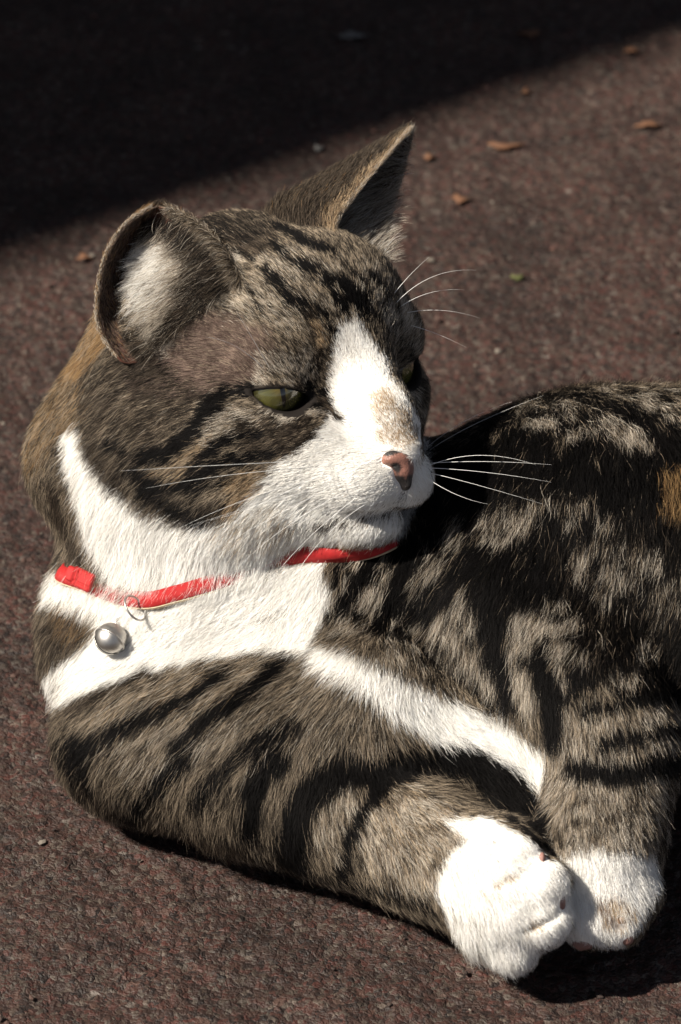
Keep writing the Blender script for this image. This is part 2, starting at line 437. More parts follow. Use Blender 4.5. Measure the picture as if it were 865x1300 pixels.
def seeds_poly(poly, step=7):
    a = np.array(poly, float); gx, gy = np.meshgrid(np.arange(a[:, 0].min(), a[:, 0].max() + 1, step), np.arange(a[:, 1].min(), a[:, 1].max() + 1, step))
    gx, gy = gx.ravel(), gy.ravel(); k = inpoly(gx, gy, poly); return np.concatenate([np.stack([gx[k], gy[k]], 1), seeds_line(list(poly) + [poly[0]], step)])
# markings of the coat, plus shade painted in creases and under the forearm: (kind, pixels of the photograph the marking passes through, half width px, softness px, strength)
MARKS = []
def line(c, w, pts, soft=6, st=1.0): MARKS.append((c, seeds_line(pts), w, soft, st))
def area(c, poly, grow=0, soft=8, st=1.0): MARKS.append((c, seeds_poly(poly, 6), grow + 4, soft, st))

# --- head
area(PALE, [(280,300),(380,320),(480,380),(440,420),(300,400),(240,390),(250,330)], 0, 20, .38)
area(PALE, [(120,480),(240,490),(300,520),(260,560),(160,560)], 0, 20, .2)
area(PALE, [(440,330),(490,340),(520,400),(490,400)], 0, 12, .3)
area(DARK, [(235,275),(270,266),(335,262),(350,290),(340,320),(300,325),(262,300)], 0, 12, .9)
area(BLACK, [(250,280),(270,270),(330,266),(345,290),(320,305),(280,305)], 0, 12, .5)
area(OCHRE, [(105,370),(130,350),(135,430),(110,470),(80,470),(85,420)], 0, 22, .65)
area(OCHRE, [(60,480),(100,470),(110,520),(70,560),(40,600),(35,560)], 0, 25, .45)
area(TEMPLE, [(190,440),(260,405),(330,425),(345,455),(300,480),(220,500),(170,490)], 0, 22, .75)
area(DARK, [(150,425),(180,440),(200,462),(170,475),(145,450)], 0, 10, .9)
area(PALE, [(196,440),(205,405),(240,380),(252,388),(232,420),(212,450)], 0, 8, .6)
area(PALE, [(278,322),(290,318),(304,338),(296,344)], 0, 4, .7)
area(PALE, [(330,455),(385,450),(398,470),(370,480),(330,485)], 0, 10, .5)
area(DARK, [(335,430),(390,430),(402,455),(370,462),(335,470)], 0, 10, .35)
area(DARK, [(300,535),(390,530),(400,555),(370,575),(310,565)], 0, 10, .75)
area(DARK, [(110,480),(200,470),(250,505),(225,540),(190,560),(150,620),(110,590)], 0, 22, .6)
area(PALE, [(255,540),(300,520),(325,530),(300,545),(265,560)], 0, 6, .35)
area(TAN, [(195,600),(240,575),(262,560),(230,610)], 0, 6, .4)
area(DARK, [(180,610),(240,650),(300,640),(270,668),(210,655)], 0, 10, .85)
line(DARK, 14, [(120,580),(130,605),(150,635)], 8, .9)
line(DARK, 16, [(72,625),(85,665),(108,705)], 10, .9)
line(BLACK, 6, [(318,494),(300,498),(283,503)], 6)
line(BLACK, 10, [(283,503),(262,518),(243,552),(215,574),(190,580)], 7)
line(BLACK, 6, [(190,580),(165,576),(140,560)], 6)
line(BLACK, 4, [(327,552),(288,559),(266,570),(243,600)], 5)
line(BLACK, 7, [(300,580),(280,586),(260,602),(225,620),(200,616),(170,596)], 6)
line(BLACK, 4, [(345,576),(300,579)], 5, .8)
line(BLACK, 4, [(316,598),(280,614),(250,622)], 5, .8)
line(BLACK, 7, [(188,622),(221,643),(262,664)], 7, .9)
line(BLACK, 4.5, [(338,341),(372,375),(411,397),(432,434)], 4)
line(BLACK, 5, [(345,310),(372,330),(411,353),(439,394)], 4)
line(BLACK, 8, [(352,288),(385,306),(418,318)], 7)
line(BLACK, 3, [(300,318),(330,338),(360,376),(388,400)], 4, .8)
line(BLACK, 3, [(430,328),(452,350),(470,372)], 4, .8)
line(BLACK, 4.5, [(395,335),(430,358),(465,403)], 4)
line(BLACK, 5, [(440,352),(458,374),(470,396)], 5)
line(BLACK, 4, [(484,385),(494,402),(500,425)], 5)
line(BLACK, 4, [(305,340),(320,372),(332,398)], 5, .7)
line(BLACK, 4, [(472,350),(495,385),(508,410)], 4, .8)
line(DARK, 6, [(395,400),(402,430),(408,460)], 6, .8)
line(TAN, 4, [(404,415),(410,440)], 5, .8)
area(PALE, [(485,395),(505,385),(528,415),(525,440),(505,435)], 0, 8, .5)
area(WHITE, [(436,418),(450,411),(463,430),(484,454),(491,478),(513,505),(535,545),(552,590),(545,625),(520,650),(510,675),(490,695),(440,700),(400,706),(330,722),(250,752),(190,752),(150,740),(125,690),(105,635),(92,590),(88,555),(98,552),(112,595),(140,628),(185,662),(250,676),(300,662),(328,622),(352,598),(385,578),(408,558),(420,538),(424,510),(424,480),(430,450)], 0, 7)
area(TAN, [(270,676),(340,650),(365,668),(350,690),(300,700)], 0, 16, .4)
area(TAN, [(300,605),(330,600),(325,615),(290,650)], 0, 10, .6)
area(TAN, [(350,706),(400,692),(470,692),(500,690),(480,706),(420,716),(350,718)], 0, 5, .6)
area(TAN, [(474,502),(492,495),(512,520),(528,554),(524,562),(500,566),(484,552),(474,525)], -5, 13, .8)
area(DARK, [(508,512),(520,530),(530,552),(518,548)], 0, 6, .3)
area(DARK, [(345,664),(400,666),(450,657),(505,647),(510,654),(470,666),(420,678),(360,676)], 0, 4, .3)  # shade under the muzzle, painted along the mouth crease
line(DARK, 1.5, [(400,668),(440,664),(480,655),(512,646)], 4, .75)  # shadow line of the mouth, painted since white hair fills the crease
line(DARK, 1.5, [(513,618),(512,646)], 3, .5)
line(PALE, 3, [(330,514),(355,529),(385,528),(402,520)], 5, .8)
area(BLACK, [(390,488),(408,494),(414,508),(402,515),(388,512)], 1, 3)
line(BLACK, 2.5, [(406,508),(420,524),(429,531)], 3, .8)
line(DARK, 4, [(408,508),(418,520),(430,532)], 3, .95)
line(BLACK, 1.5, [(490,450),(504,445),(520,448),(526,470),(508,490)], 3)
area(DARK, [(520,470),(538,480),(545,530),(530,520)], 0, 6, .5)
area(PALE, [(505,490),(525,492),(535,520),(522,515)], 0, 5, .5)
# --- trunk: black, with lighter patches between the bars
area(BLACK, [(545,535),(600,520),(700,485),(880,470),(900,900),(760,870),(700,900),(640,900),(560,850),(470,800),(420,790),(430,720),(520,690),(540,640),(556,600)], 0, 12, .97)
area(DARK, [(700,700),(900,650),(900,900),(760,870)], 0, 24, .35)
L_ = (PALE, AGOUTI)
for poly, g_, sf, st in (([(656,520),(667,509),(711,513),(765,529),(818,560),(814,572),(765,560),(711,553),(667,538)], 0, 10, .85), ([(747,492),(865,490),(885,550),(827,525)], 0, 10, .8),
  ([(707,638),(747,647),(787,665),(751,669),(716,656)], 0, 8, .8), ([(609,660),(649,647),(689,651),(689,674),(649,687),(627,700)], 0, 10, .75), ([(729,709),(765,696),(818,700),(836,714),(791,736),(765,758),(734,727)], 0, 10, .8),
  ([(556,682),(582,669),(596,691),(542,745),(507,771)], 0, 8, .7), ([(658,785),(711,776),(745,798),(760,816),(729,852),(700,887),(675,915),(660,874),(653,816)], 0, 9, .95), ([(587,762),(600,798),(609,838),(631,874),(591,858),(542,830),(560,792)], 0, 9, .9),
  ([(735,905),(800,838),(818,820),(827,829),(770,905)], 0, 8, .7), ([(790,770),(850,740),(890,760),(830,790)], 0, 10, .5), ([(430,730),(470,705),(500,715),(470,770),(520,830),(500,850),(410,800)], 0, 10, .9), ([(505,790),(540,800),(570,850),(540,860)], 0, 8, .85)):
    area(AGOUTI, poly, -4, sf, st * .97); area(PALE, poly, -4, sf, .55 * st)
area(OCHRE, [(845,607),(870,607),(870,655),(845,650)], 0, 14, .6)
line(BLACK, 7, [(470,712),(455,742),(432,775)], 6, .9)
line(BLACK, 8, [(520,705),(508,755),(478,805)], 7, .95)
# --- far foreleg
area(AGOUTI, [(690,905),(860,895),(870,1100),(700,1100),(688,1000)], 0, 10, .95)
area(PALE, [(700,905),(860,900),(860,1100),(700,1100),(688,1000)], 0, 12, .45)
area(DARK, [(850,980),(880,980),(880,1110),(835,1095)], 0, 12, .7)
line(BLACK, 12, [(690,850),(700,900),(704,945)], 8)
line(BLACK, 8, [(767,947),(817,933),(855,926)], 5)
line(BLACK, 12, [(730,979),(784,987),(862,964)], 7)
line(BLACK, 8, [(745,905),(800,890),(865,885)], 8, .85)
for a_ in ((735,1020,760,1012),(770,1040,800,1030),(720,1050,745,1046),(800,1015,825,1008),(750,1062,775,1055),(712,1010,722,1030)):
    line(DARK, 2, [(a_[0],a_[1]),(a_[2],a_[3])], 4, .7)
# --- chest, shoulder
area(WHITE, [(20,752),(58,722),(100,742),(160,765),(205,780),(300,738),(400,722),(412,755),(400,800),(385,832),(330,826),(250,836),(180,850),(110,880),(60,902),(45,888),(62,862),(112,832),(130,805),(128,782),(95,772),(60,765)], 0, 6)
area(DARK, [(45,775),(95,782),(115,800),(105,825),(60,850),(40,830)], 0, 12, .75)
area(OCHRE, [(70,775),(100,782),(112,800),(90,812)], 0, 8, .35)
# --- near foreleg
area(PALE, [(120,900),(250,850),(330,842),(300,930),(200,1000),(120,960)], 0, 14, .35)
area(TAN, [(120,900),(250,850),(330,842),(300,900),(120,940)], 0, 14, .2)
area(PALE, [(330,850),(420,850),(520,930),(400,960),(320,1000)], 0, 14, .28)
area(PALE, [(455,1030),(530,1000),(580,1040),(565,1130),(480,1120)], 0, 12, .5)
area(TAN, [(455,1030),(530,1000),(580,1040),(565,1130),(480,1120)], 0, 12, .2)
area(PALE, [(405,1030),(440,1005),(450,1060),(430,1090),(410,1080)], 0, 8, .4)
area(WHITE, [(400,828),(440,840),(500,868),(580,902),(650,926),(692,962),(692,1000),(640,974),(560,944),(512,915),(450,872),(395,848)], 0, 5)
area(BLACK, [(600,968),(640,985),(690,1015),(690,1075),(660,1050),(620,1020)], 0, 8)
line(DARK, 5, [(85,908),(145,876),(185,856)], 6, .8)
line(BLACK, 9, [(100,953),(173,922),(243,887),(280,860)], 9, .72)
area(BLACK, [(66,940),(116,939),(112,990),(130,1020),(105,1010)], 0, 8, .9)
area(DARK, [(105,1000),(180,1040),(312,1075),(312,1095),(180,1065)], 0, 12, .8)
line(BLACK, 10, [(225,951),(266,916),(324,876),(350,852)], 9, .75)
line(BLACK, 9, [(165,1040),(208,991),(240,965)], 9, .7)
line(BLACK, 9, [(250,1020),(283,980),(324,945),(375,925)], 9, .7)
line(BLACK, 12, [(318,1060),(322,1003),(358,966)], 9)
line(BLACK, 20, [(372,1090),(381,1030),(405,999),(451,985),(500,980)], 8)
line(BLACK, 17, [(500,980),(537,968),(604,970),(649,1002),(683,1050)], 7)
line(BLACK, 8, [(437,1105),(455,1040),(490,1006),(531,984)], 6)
line(BLACK, 9, [(330,1085),(400,1108),(480,1128),(550,1152)], 8, .6)  # shading of the forearm's underside, painted into the coat
line(DARK, 3, [(500,1120),(520,1090),(528,1060)], 8, .5)
area(WHITE, [(572,1048),(620,1042),(660,1065),(690,1088),(722,1140),(727,1200),(690,1247),(620,1232),(580,1182),(560,1130),(574,1092),(602,1066)], 0, 5)
line(TAN, 1.0, [(630,1124),(648,1120),(668,1106)], 4, .7)  # tan lines here paint shading into the toe creases
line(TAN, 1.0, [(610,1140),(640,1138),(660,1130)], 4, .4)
line(TAN, 1.2, [(664,1186),(688,1176),(708,1158)], 4, .7)  # painted crease shading between the lower toes
area(WHITE, [(692,1104),(760,1086),(825,1096),(836,1120),(812,1172),(782,1208),(720,1208),(690,1150)], 0, 5)
area(TAN, [(765,1150),(790,1146),(804,1165),(790,1182),(770,1178)], -2, 7, .6)
line(TEMPLE, 1.0, [(762,1150),(772,1165),(782,1176)], 4, .7)

def paint(p):
    """class weights (N, 8) of surface points p, in order of the markings."""
    n = len(p); wt = np.zeros((n, 8), np.float32); wt[:, AGOUTI] = 1
    nz = (noise3(p * 2.6, 11, 2) - .5)[:, None]; nf = (noise3(p * 9.0, 12, 1) - .5); n4 = noise3(p * np.array([1.3, 3.0, 1.3]) * 1.5, 14, 2) - .5
    for c, sd_, w_, soft, st in MARKS_3D:
        r = (w_ + soft) / 40 + .35
        lo, hi = sd_.min(0) - r, sd_.max(0) + r
        k = np.flatnonzero(((p > lo) & (p < hi)).all(1))
        if not len(k): continue
        d = np.full(len(k), 1e9, np.float32); q = p[k].astype(np.float32); qq = (q * q).sum(1)
        for i in range(0, len(sd_), 400):
            s_ = sd_[i:i + 400].astype(np.float32)
            d = np.minimum(d, (qq[:, None] - 2 * q @ s_.T + (s_ * s_).sum(1)[None]).min(1))
        d = np.sqrt(np.maximum(d, 0)) * 40 + (nz[k, 0] * 11 + nf[k] * 7) * (.45 if c == WHITE else 1) + (n4[k] * 30 if c in (AGOUTI, PALE) else 0)
        a_ = (1 - sstep(w_ - soft * .3, w_ + soft, d)) * st
        wt[k] *= (1 - a_)[:, None]; wt[k, c] += a_
    return wt
# lie of the coat: (px, py, dx, dy, length cm, lift)

COMB = [
 (508,548,-.5,-.85,.18,.2),(480,500,-.45,-.9,.22,.2),(455,440,-.35,-.9,.35,.25),(425,385,-.55,-.8,.5,.3),(370,335,-.7,-.6,.6,.3),(300,300,-.8,-.5,.6,.25),
 (440,330,-.5,-.8,.55,.35),(480,370,-.1,-1,.55,.45),(515,415,.2,-1,.5,.6),(532,500,.3,.3,.5,.4),(535,560,.3,-.3,.25,.3),
 (470,610,-.9,.25,.4,.25),(500,600,-.8,.3,.3,.25),(535,605,.3,.4,.3,.3),(425,575,-.95,.22,.5,.25),(445,530,-.85,-.1,.35,.2),(360,552,-.93,.3,.5,.2),(300,575,-.93,.3,.7,.25),(330,615,-.9,.4,.8,.25),
 (500,640,-.5,.7,.4,.3),(470,678,-.45,.9,.55,.35),(420,680,-.6,.8,.7,.3),(515,660,.1,1,.5,.35),
 (350,450,-.65,-.65,.45,.35),(300,420,-.8,-.4,.5,.25),(250,450,-.9,.0,.55,.2),(200,480,-.85,.4,.7,.2),(290,520,-.93,.3,.6,.2),(220,560,-.85,.45,.9,.2),(150,540,-.7,.65,1.0,.25),(240,620,-.75,.65,1.1,.25),
 (270,370,-.8,-.5,.5,.25),(330,385,-.7,-.6,.5,.25),(355,525,-.8,.5,.3,.15),(390,520,-.6,.6,.25,.15),(345,480,-.6,-.6,.3,.2),(390,475,-.4,-.8,.3,.25),(410,490,-.5,-.6,.25,.15),
 (340,680,-.5,.85,1.2,.3),(300,660,-.6,.8,1.2,.3),(250,700,-.1,1,1.5,.35),(180,690,.0,1,1.6,.4),(130,650,-.3,.95,1.5,.35),(105,590,-.5,.85,1.2,.3),(150,600,-.6,.8,1.1,.25),
 (110,430,-.3,.95,.7,.2),(75,500,-.25,.95,.8,.2),(50,600,-.2,.97,.9,.22),(50,655,.05,1,1.3,.36),(80,690,.25,.97,1.1,.3),(110,705,.2,1,1.4,.38),(100,480,-.5,.85,.9,.2),
 (45,742,-.9,.4,1.3,.4),(60,775,-.5,.85,1.1,.25),(80,810,-.3,.95,1.3,.3),(60,880,-.8,.6,1.3,.4),(120,860,-.75,.65,1.3,.3),(200,820,-.7,.6,.8,.18),(300,785,-.7,.5,.7,.16),(380,780,-.5,.75,.75,.16),(160,780,-.5,.85,1.2,.2),
 (90,930,-.55,.85,1.3,.3),(150,920,-.6,.75,1.3,.25),(130,1010,-.1,1,1.2,.3),(200,960,-.5,.85,1.3,.25),(300,930,-.55,.8,1.4,.25),(270,1020,-.1,1,1.3,.3),(360,870,-.7,.6,1.4,.25),(420,890,-.5,.8,1.4,.25),(380,980,-.2,1,1.4,.3),(340,1060,.3,.95,1.2,.35),(420,1080,.4,.9,1.1,.35),
 (470,940,.1,1,1.3,.25),(520,920,.5,.8,1.2,.22),(600,930,.8,.55,1.1,.2),(670,970,.7,.7,1.1,.25),(560,985,.65,.75,1.2,.35),(640,1010,.75,.65,1.2,.3),
 (480,1040,.5,.85,.9,.3),(530,1050,.65,.75,.8,.25),(500,1110,.4,.95,.9,.35),(560,1120,.5,.85,.8,.3),
 (620,1080,.6,.75,.55,.18),(640,1120,.6,.75,.45,.15),(600,1150,.3,.95,.75,.25),(590,1190,.2,1,1.1,.3),(660,1090,.65,.65,.35,.12),(690,1125,.65,.65,.35,.12),(690,1170,.6,.8,.38,.14),(655,1206,.3,1,.5,.2),(640,1225,.3,1,.8,.25),(690,1220,.4,.9,.5,.2),
 (720,880,.2,1,1.1,.25),(770,940,.1,1,.9,.22),(700,1000,-.3,.95,.8,.25),(770,1010,.15,1,.7,.2),(840,1000,.35,.95,.9,.35),(770,1070,.15,1,.7,.25),(720,1130,-.1,1,.6,.2),(760,1140,.1,1,.6,.2),(810,1120,.4,.9,.7,.3),(760,1185,.2,1,.5,.2),
 (430,740,-.3,.95,1.3,.3),(480,760,-.35,.93,1.4,.3),(540,740,-.3,.95,1.5,.3),(600,780,-.1,1,1.5,.3),(520,840,-.2,1,1.4,.25),(640,860,.1,1,1.5,.3),(600,650,-.3,.95,1.4,.28),(570,580,-.1,1,1.3,.25),
 (680,720,-.35,.93,1.5,.28),(700,620,-.1,1,1.5,.28),(780,660,-.2,1,1.5,.28),(850,700,-.2,1,1.5,.28),(760,780,-.4,.9,1.4,.3),(830,820,-.4,.9,1.4,.3),(700,800,-.4,.9,1.3,.35),(690,520,.2,.95,1.5,.3),(780,510,.2,.95,1.5,.3),(850,520,.2,.95,1.5,.3),
]

def prep():
    global MARKS_3D, CG
    allp = np.concatenate([m[1] for m in MARKS]); q, hit = cast(allp); i = 0; MARKS_3D = []
    for c, sd_, w_, soft, st in MARKS:
        k = slice(i, i + len(sd_)); i += len(sd_)
        if hit[k].any(): MARKS_3D.append((c, q[k][hit[k]], w_, soft, st))
    g = np.array(COMB, float); q, hit = cast(g[:, :2]); g = g[hit]; q = q[hit]
    n = grad(BF, q); d = np.stack([g[:, 2], -g[:, 3], np.zeros(len(g))], 1)
    # a direction seen in the picture, lifted onto the surface
    t = d - n * ((d * n).sum(1) / np.maximum(n[:, 2], .35))[:, None] * np.array([0, 0, 1]) * 1.0
    t = t - n * (t * n).sum(1)[:, None]
    CG = (q, nrm(t), g[:, 4], g[:, 5])
def comb(p, n):
    q, t, L, lift = CG
    q = q.astype(np.float32); out = np.zeros((len(p), 3)); Lo = np.zeros(len(p)); li = np.zeros(len(p))
    for i in range(0, len(p), 100000):
        a = p[i:i + 100000].astype(np.float32)
        d2 = (a * a).sum(1)[:, None] - 2 * a @ q.T + (q * q).sum(1)[None]
        w_ = 1 / (np.maximum(d2, 0) + .15) ** 2; w_ /= w_.sum(1, keepdims=True)
        out[i:i + 100000] = w_ @ t; Lo[i:i + 100000] = w_ @ L; li[i:i + 100000] = w_ @ lift
    out -= n * (out * n).sum(1)[:, None]
    return nrm(out), Lo, li

def strand_colour(wt, k, r, p=None):
    """colour of each hair: one light or dark pigment of its class, banded towards the tip."""
    wt = wt ** 2.2
    cls = (wt.cumsum(1) > rng.random((len(wt), 1)) * wt.sum(1, keepdims=True)).argmax(1)
    u_ = rng.random(len(wt))
    if p is not None: u_ = u_ * .45 + .55 * np.clip((noise3(p * 11.0, 77, 1) - .5) * 1.25 + .5, 0, 1)
    lt = u_ < PAL_MIX[cls]
    v = np.where(lt, rng.uniform(.75, 1.12, len(wt)), rng.uniform(.7, 1.6, len(wt)))[:, None]
    if p is not None: v = v * (.62 + .76 * noise3(p * 3.2, 71, 2))[:, None] ** np.where(cls == WHITE, .25, 1)[:, None]
    tip = np.where(lt[:, None], PAL_LIGHT[cls], PAL_DARK[cls]) * v
    root = tip * .55 + .45 * (PAL_DARK[cls] + .25 * PAL_LIGHT[cls])
    root[cls == WHITE] = tip[cls == WHITE]
    # agouti bands: the point of a light hair is dark
    band = (cls == AGOUTI) & lt & (rng.random(len(wt)) < .45)
    end = tip.copy(); end[band] = PAL_DARK[AGOUTI] * 1.3
    t = np.linspace(0, 1, k)[None, :, None]
    c = root[:, None] * (1 - sstep(.1, .5, t)) + tip[:, None] * sstep(.1, .5, t)
    m = sstep(.75, .95, t); return np.clip(c * (1 - m) + end[:, None] * m, .003, .9)

def hair_object(name, pts, col, rad, mat, parent):
    n, k = pts.shape[:2]
    hc = bpy.data.hair_curves.new(name); hc.add_curves([k] * n)
    hc.attributes['position'].data.foreach_set('vector', W(pts.reshape(-1, 3)).astype(np.float32).ravel())
    ra = hc.attributes.get('radius') or hc.attributes.new('radius', 'FLOAT', 'POINT')
    ra.data.foreach_set('value', (rad.astype(np.float32) * .01).ravel())
    ca = hc.attributes.new('col', 'FLOAT_COLOR', 'POINT')
    c4 = np.ones((n * k, 4), np.float32); c4[:, :3] = col.reshape(-1, 3); ca.data.foreach_set('color', c4.ravel())
    hc.materials.append(mat)
    o = bpy.data.objects.new(name, hc); COL.objects.link(o); par(o, parent); o['kind'] = 'stuff'
    return o

def sample_mesh(V_, Q_, N_, dens, n):
    T = np.concatenate([Q_[:, [0, 1, 2]], Q_[:, [0, 2, 3]]])
    a, b_, c = V_[T[:, 0]], V_[T[:, 1]], V_[T[:, 2]]
    ar = np.linalg.norm(np.cross(b_ - a, c - a), axis=1) * dens[T].mean(1)
    k = rng.choice(len(T), n, p=ar / ar.sum()); u, v = rng.random(n), rng.random(n); s_ = u + v > 1; u[s_] = 1 - u[s_]; v[s_] = 1 - v[s_]
    w_ = np.stack([1 - u - v, u, v], 1)
    p = (V_[T[k]] * w_[:, :, None]).sum(1); return p, nrm((N_[T[k]] * w_[:, :, None]).sum(1)), T[k], w_

K = 6
def grow(p, n, t, L, lift, hug=True, mess=.16, clump=(.5, 60), width=.0062):
    """hairs as polylines: rise from the skin, then lie along t; clumped into locks."""
    m = len(p)
    t = nrm(t + rng.normal(size=(m, 3)) * np.reshape(mess, (-1, 1))); L = L * rng.uniform(.7, 1.15, m)
    lift = lift * rng.uniform(.5, 1.6, m)
    guard = rng.random(m) < .012; L = np.where(guard, L * 1.4, L); lift = np.where(guard, lift * 1.7, lift)
    s_ = np.linspace(0, 1, K)
    pts = np.empty((m, K, 3)); pts[:, 0] = p
    d0 = nrm(n * (.5 + lift)[:, None] + t)
    for i in range(1, K):
        u = s_[i]; d = nrm(d0 * (1 - u) + nrm(t + n * (lift * .35)[:, None]) * u)
        pts[:, i] = pts[:, i - 1] + d * (L / (K - 1))[:, None]
    if hug:
        for i in range(1, K):
            q = pts[:, i]; f = chunked(BF, q); want = .02 + lift * L * (.30 + .25 * s_[i]) * s_[i] ** .6
            corr = np.clip(f - want, -L * .6, L * .6) * .85
            g = n
            pts[:, i] = q - g * corr[:, None]
    bend = rng.normal(size=(m, 3)) * (L * .11)[:, None]; wv = rng.normal(size=(m, 3)) * (L * .018)[:, None]
    for i in range(1, K): pts[:, i] += bend * s_[i] ** 2 + wv * math.sin(s_[i] * 7)
    # locks
    if np.max(clump[0]) > 0:
        ng = max(8, m // clump[1]); gi = rng.choice(m, ng, replace=False)
        kd = kdtree.KDTree(ng)
        for j, x in enumerate(gi): kd.insert(p[x], j)
        kd.balance()
        jn = p + rng.normal(size=(m, 3)) * .02
        own = np.array([gi[kd.find(x)[1]] for x in jn])
        amt = clump[0] * rng.uniform(.3, 1, m)
        off = pts[own] - pts[own][:, :1]
        for i in range(1, K):
            a_ = (amt * s_[i] ** 1.3)[:, None]
            pts[:, i] = pts[:, i] * (1 - a_) + (p[own] + off[:, i] ) * a_
    hgt = height(pts); low = hgt < .03
    pts += np.where(low, .03 - hgt, 0)[:, :, None] * np.array([0, CP, SP])
    rad = width * rng.uniform(.7, 1.25, (m, 1)) * (np.array([.8, 1, .95, .8, .55, .2]))[None]
    return pts, rad

skin = None
prep()
print('prep', time.time() - T0)
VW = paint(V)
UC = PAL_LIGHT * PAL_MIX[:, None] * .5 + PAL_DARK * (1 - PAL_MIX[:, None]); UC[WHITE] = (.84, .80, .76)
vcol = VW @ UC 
skin = mesh_obj('body', V, Q, M_SKIN, cat)
def set_col(me, c):
    a = me.attributes.new('col', 'FLOAT_COLOR', 'POINT'); c4 = np.ones((len(c), 4), np.float32); c4[:, :3] = c; a.data.foreach_set('color', c4.ravel())
for e in (-1, 1):                    # dark lid margins
    k_ = sstep(.17, .10, lid_open(V, e))[:, None]; vcol = vcol * (1 - k_) + k_ * np.array([.010, .008, .007])
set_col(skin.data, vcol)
print('painted', time.time() - T0)

ns = Shape()
ns.ell(P(509, 579, 3.98), (.68, .32, .40), .2, HAX).ell(P(511, 598, 3.98), (.34, .36, .36), .3, HAX).ell(P(513, 611, 3.9), (.16, .30, .32), .15, HAX).ell(P(483, 588, 3.95), (.30, .085, .28), .2, HAX)
ns.ell(P(502, 593, 4.45), (.09, .075, .16), .04, HAX, 'n').cone(P(479, 589, 4.34), .015, P(500, 593, 4.42), .045, .04, 'n').ell(P(530, 588, 4.3), (.08, .08, .18), .04, HAX, 'n')
ns.cone(P(515, 600, 4.56), .01, P(514, 624, 4.42), .02, .05, 'n')
PADC = [cast([c])[0][0] for c in ((690, 1090), (713, 1142), (784, 1170), (797, 1190), (742, 1198))]
COLLAR_PX = [(84, 727), (110, 740), (150, 757), (190, 764), (222, 758), (258, 746), (320, 724), (378, 704), (440, 699), (495, 688)]
COLLAR_OFF = np.array([.18, .20, .05, .15, .19, .13, -.01, .13, .18, .12])[:, None]
COLLAR_Q = np.concatenate([cast(seeds_line(c_, 8))[0] for c_ in (COLLAR_PX[:2] + [(128, 748)], [(186, 764)] + COLLAR_PX[4:6], COLLAR_PX[7:])])
def bare(p):                        # hairless: eye openings, nose leather
    m = np.zeros(len(p), bool)
    for e in (-1, 1): m |= np.linalg.norm(p - ECEN[e], axis=1) < ER + .02
    for e in (-1, 1): m |= lid_open(p, e) < .09
    m |= ns(p) < .0
    for c in PADC: m |= np.linalg.norm(p - c, axis=1) < .24
    for c in COLLAR_Q: m |= np.linalg.norm((p - c + np.array([0, .08, 0])) * np.array([1, 1, .7]), axis=1) < .17
    return m
if FUR:
    view = nrm(CAMP - V); face = (VN * view).sum(1)
    dens = np.where(face > -.15, 1.0, .3)
    pv = pix(V); hd = sstep(760, 640, pv[:, 1]) * sstep(620, 540, pv[:, 0])
    dens = dens * (1 + 1.1 * hd) * np.where(pv[:, 0] > 960, .3, 1) * np.where(height(V) < .15, .1, 1)
    p, n, T, w_ = sample_mesh(V, Q, VN, dens, N_HAIR)
    k = ~bare(p); p, n, T, w_ = p[k], n[k], T[k], w_[k]
    t, L, lift = comb(p, n)
    L = L * np.where(L < .75, .68, .74); lift = lift * .85
    wt = (VW[T] * w_[:, :, None]).sum(1)
    face_w = sstep(.8, .45, L)
    pts, rad = grow(p, n, t, L, lift, width=HAIR_W, clump=(.40 - .18 * face_w, 34), mess=.19 - .03 * face_w)
    kd = kdtree.KDTree(len(V))
    for j_, x_ in enumerate(V): kd.insert(x_, j_)
    kd.balance()
    midp = pts[:, 3] + rng.normal(size=(len(p), 3)) * .06
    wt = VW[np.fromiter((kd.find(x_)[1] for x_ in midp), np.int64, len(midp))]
    # keep the lids clear: no hair inside the eyeballs
    for e in (-1, 1):
        d = pts - ECEN[e]; r = np.linalg.norm(d, axis=2); inn = r < ER + .09
        pts = np.where(inn[:, :, None], ECEN[e] + d / (r[:, :, None] + 1e-9) * (ER + .09), pts)
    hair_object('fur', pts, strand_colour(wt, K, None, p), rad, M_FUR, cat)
    print('fur', len(p), time.time() - T0)


def ear_mesh(G, N, th=.055):
    nr, nc = G.shape[:2]
    tt = th * np.clip(np.linspace(1.4, .5, nr), 0, 2)[:, None, None] * np.ones((1, nc, 1))
    ed = np.minimum(np.arange(nc), np.arange(nc)[::-1]).clip(0, 2)[None, :, None] / 2 * .8 + .2
    A = G + N * tt * ed * .5; B = G - N * tt * ed * .5
    Vv = np.concatenate([A.reshape(-1, 3), B.reshape(-1, 3)]); n = nr * nc
    i = np.arange(n).reshape(nr, nc); f = []
    q = np.stack([i[:-1, :-1], i[:-1, 1:], i[1:, 1:], i[1:, :-1]], -1).reshape(-1, 4)
    f.append(q); f.append(q[:, ::-1] + n)
    per = np.concatenate([i[0, :], i[1:, -1], i[-1, -2::-1], i[-2:0:-1, 0]]); p2 = np.roll(per, -1)
    f.append(np.stack([per, per + n, p2 + n, p2], 1))
    return Vv, np.concatenate(f)

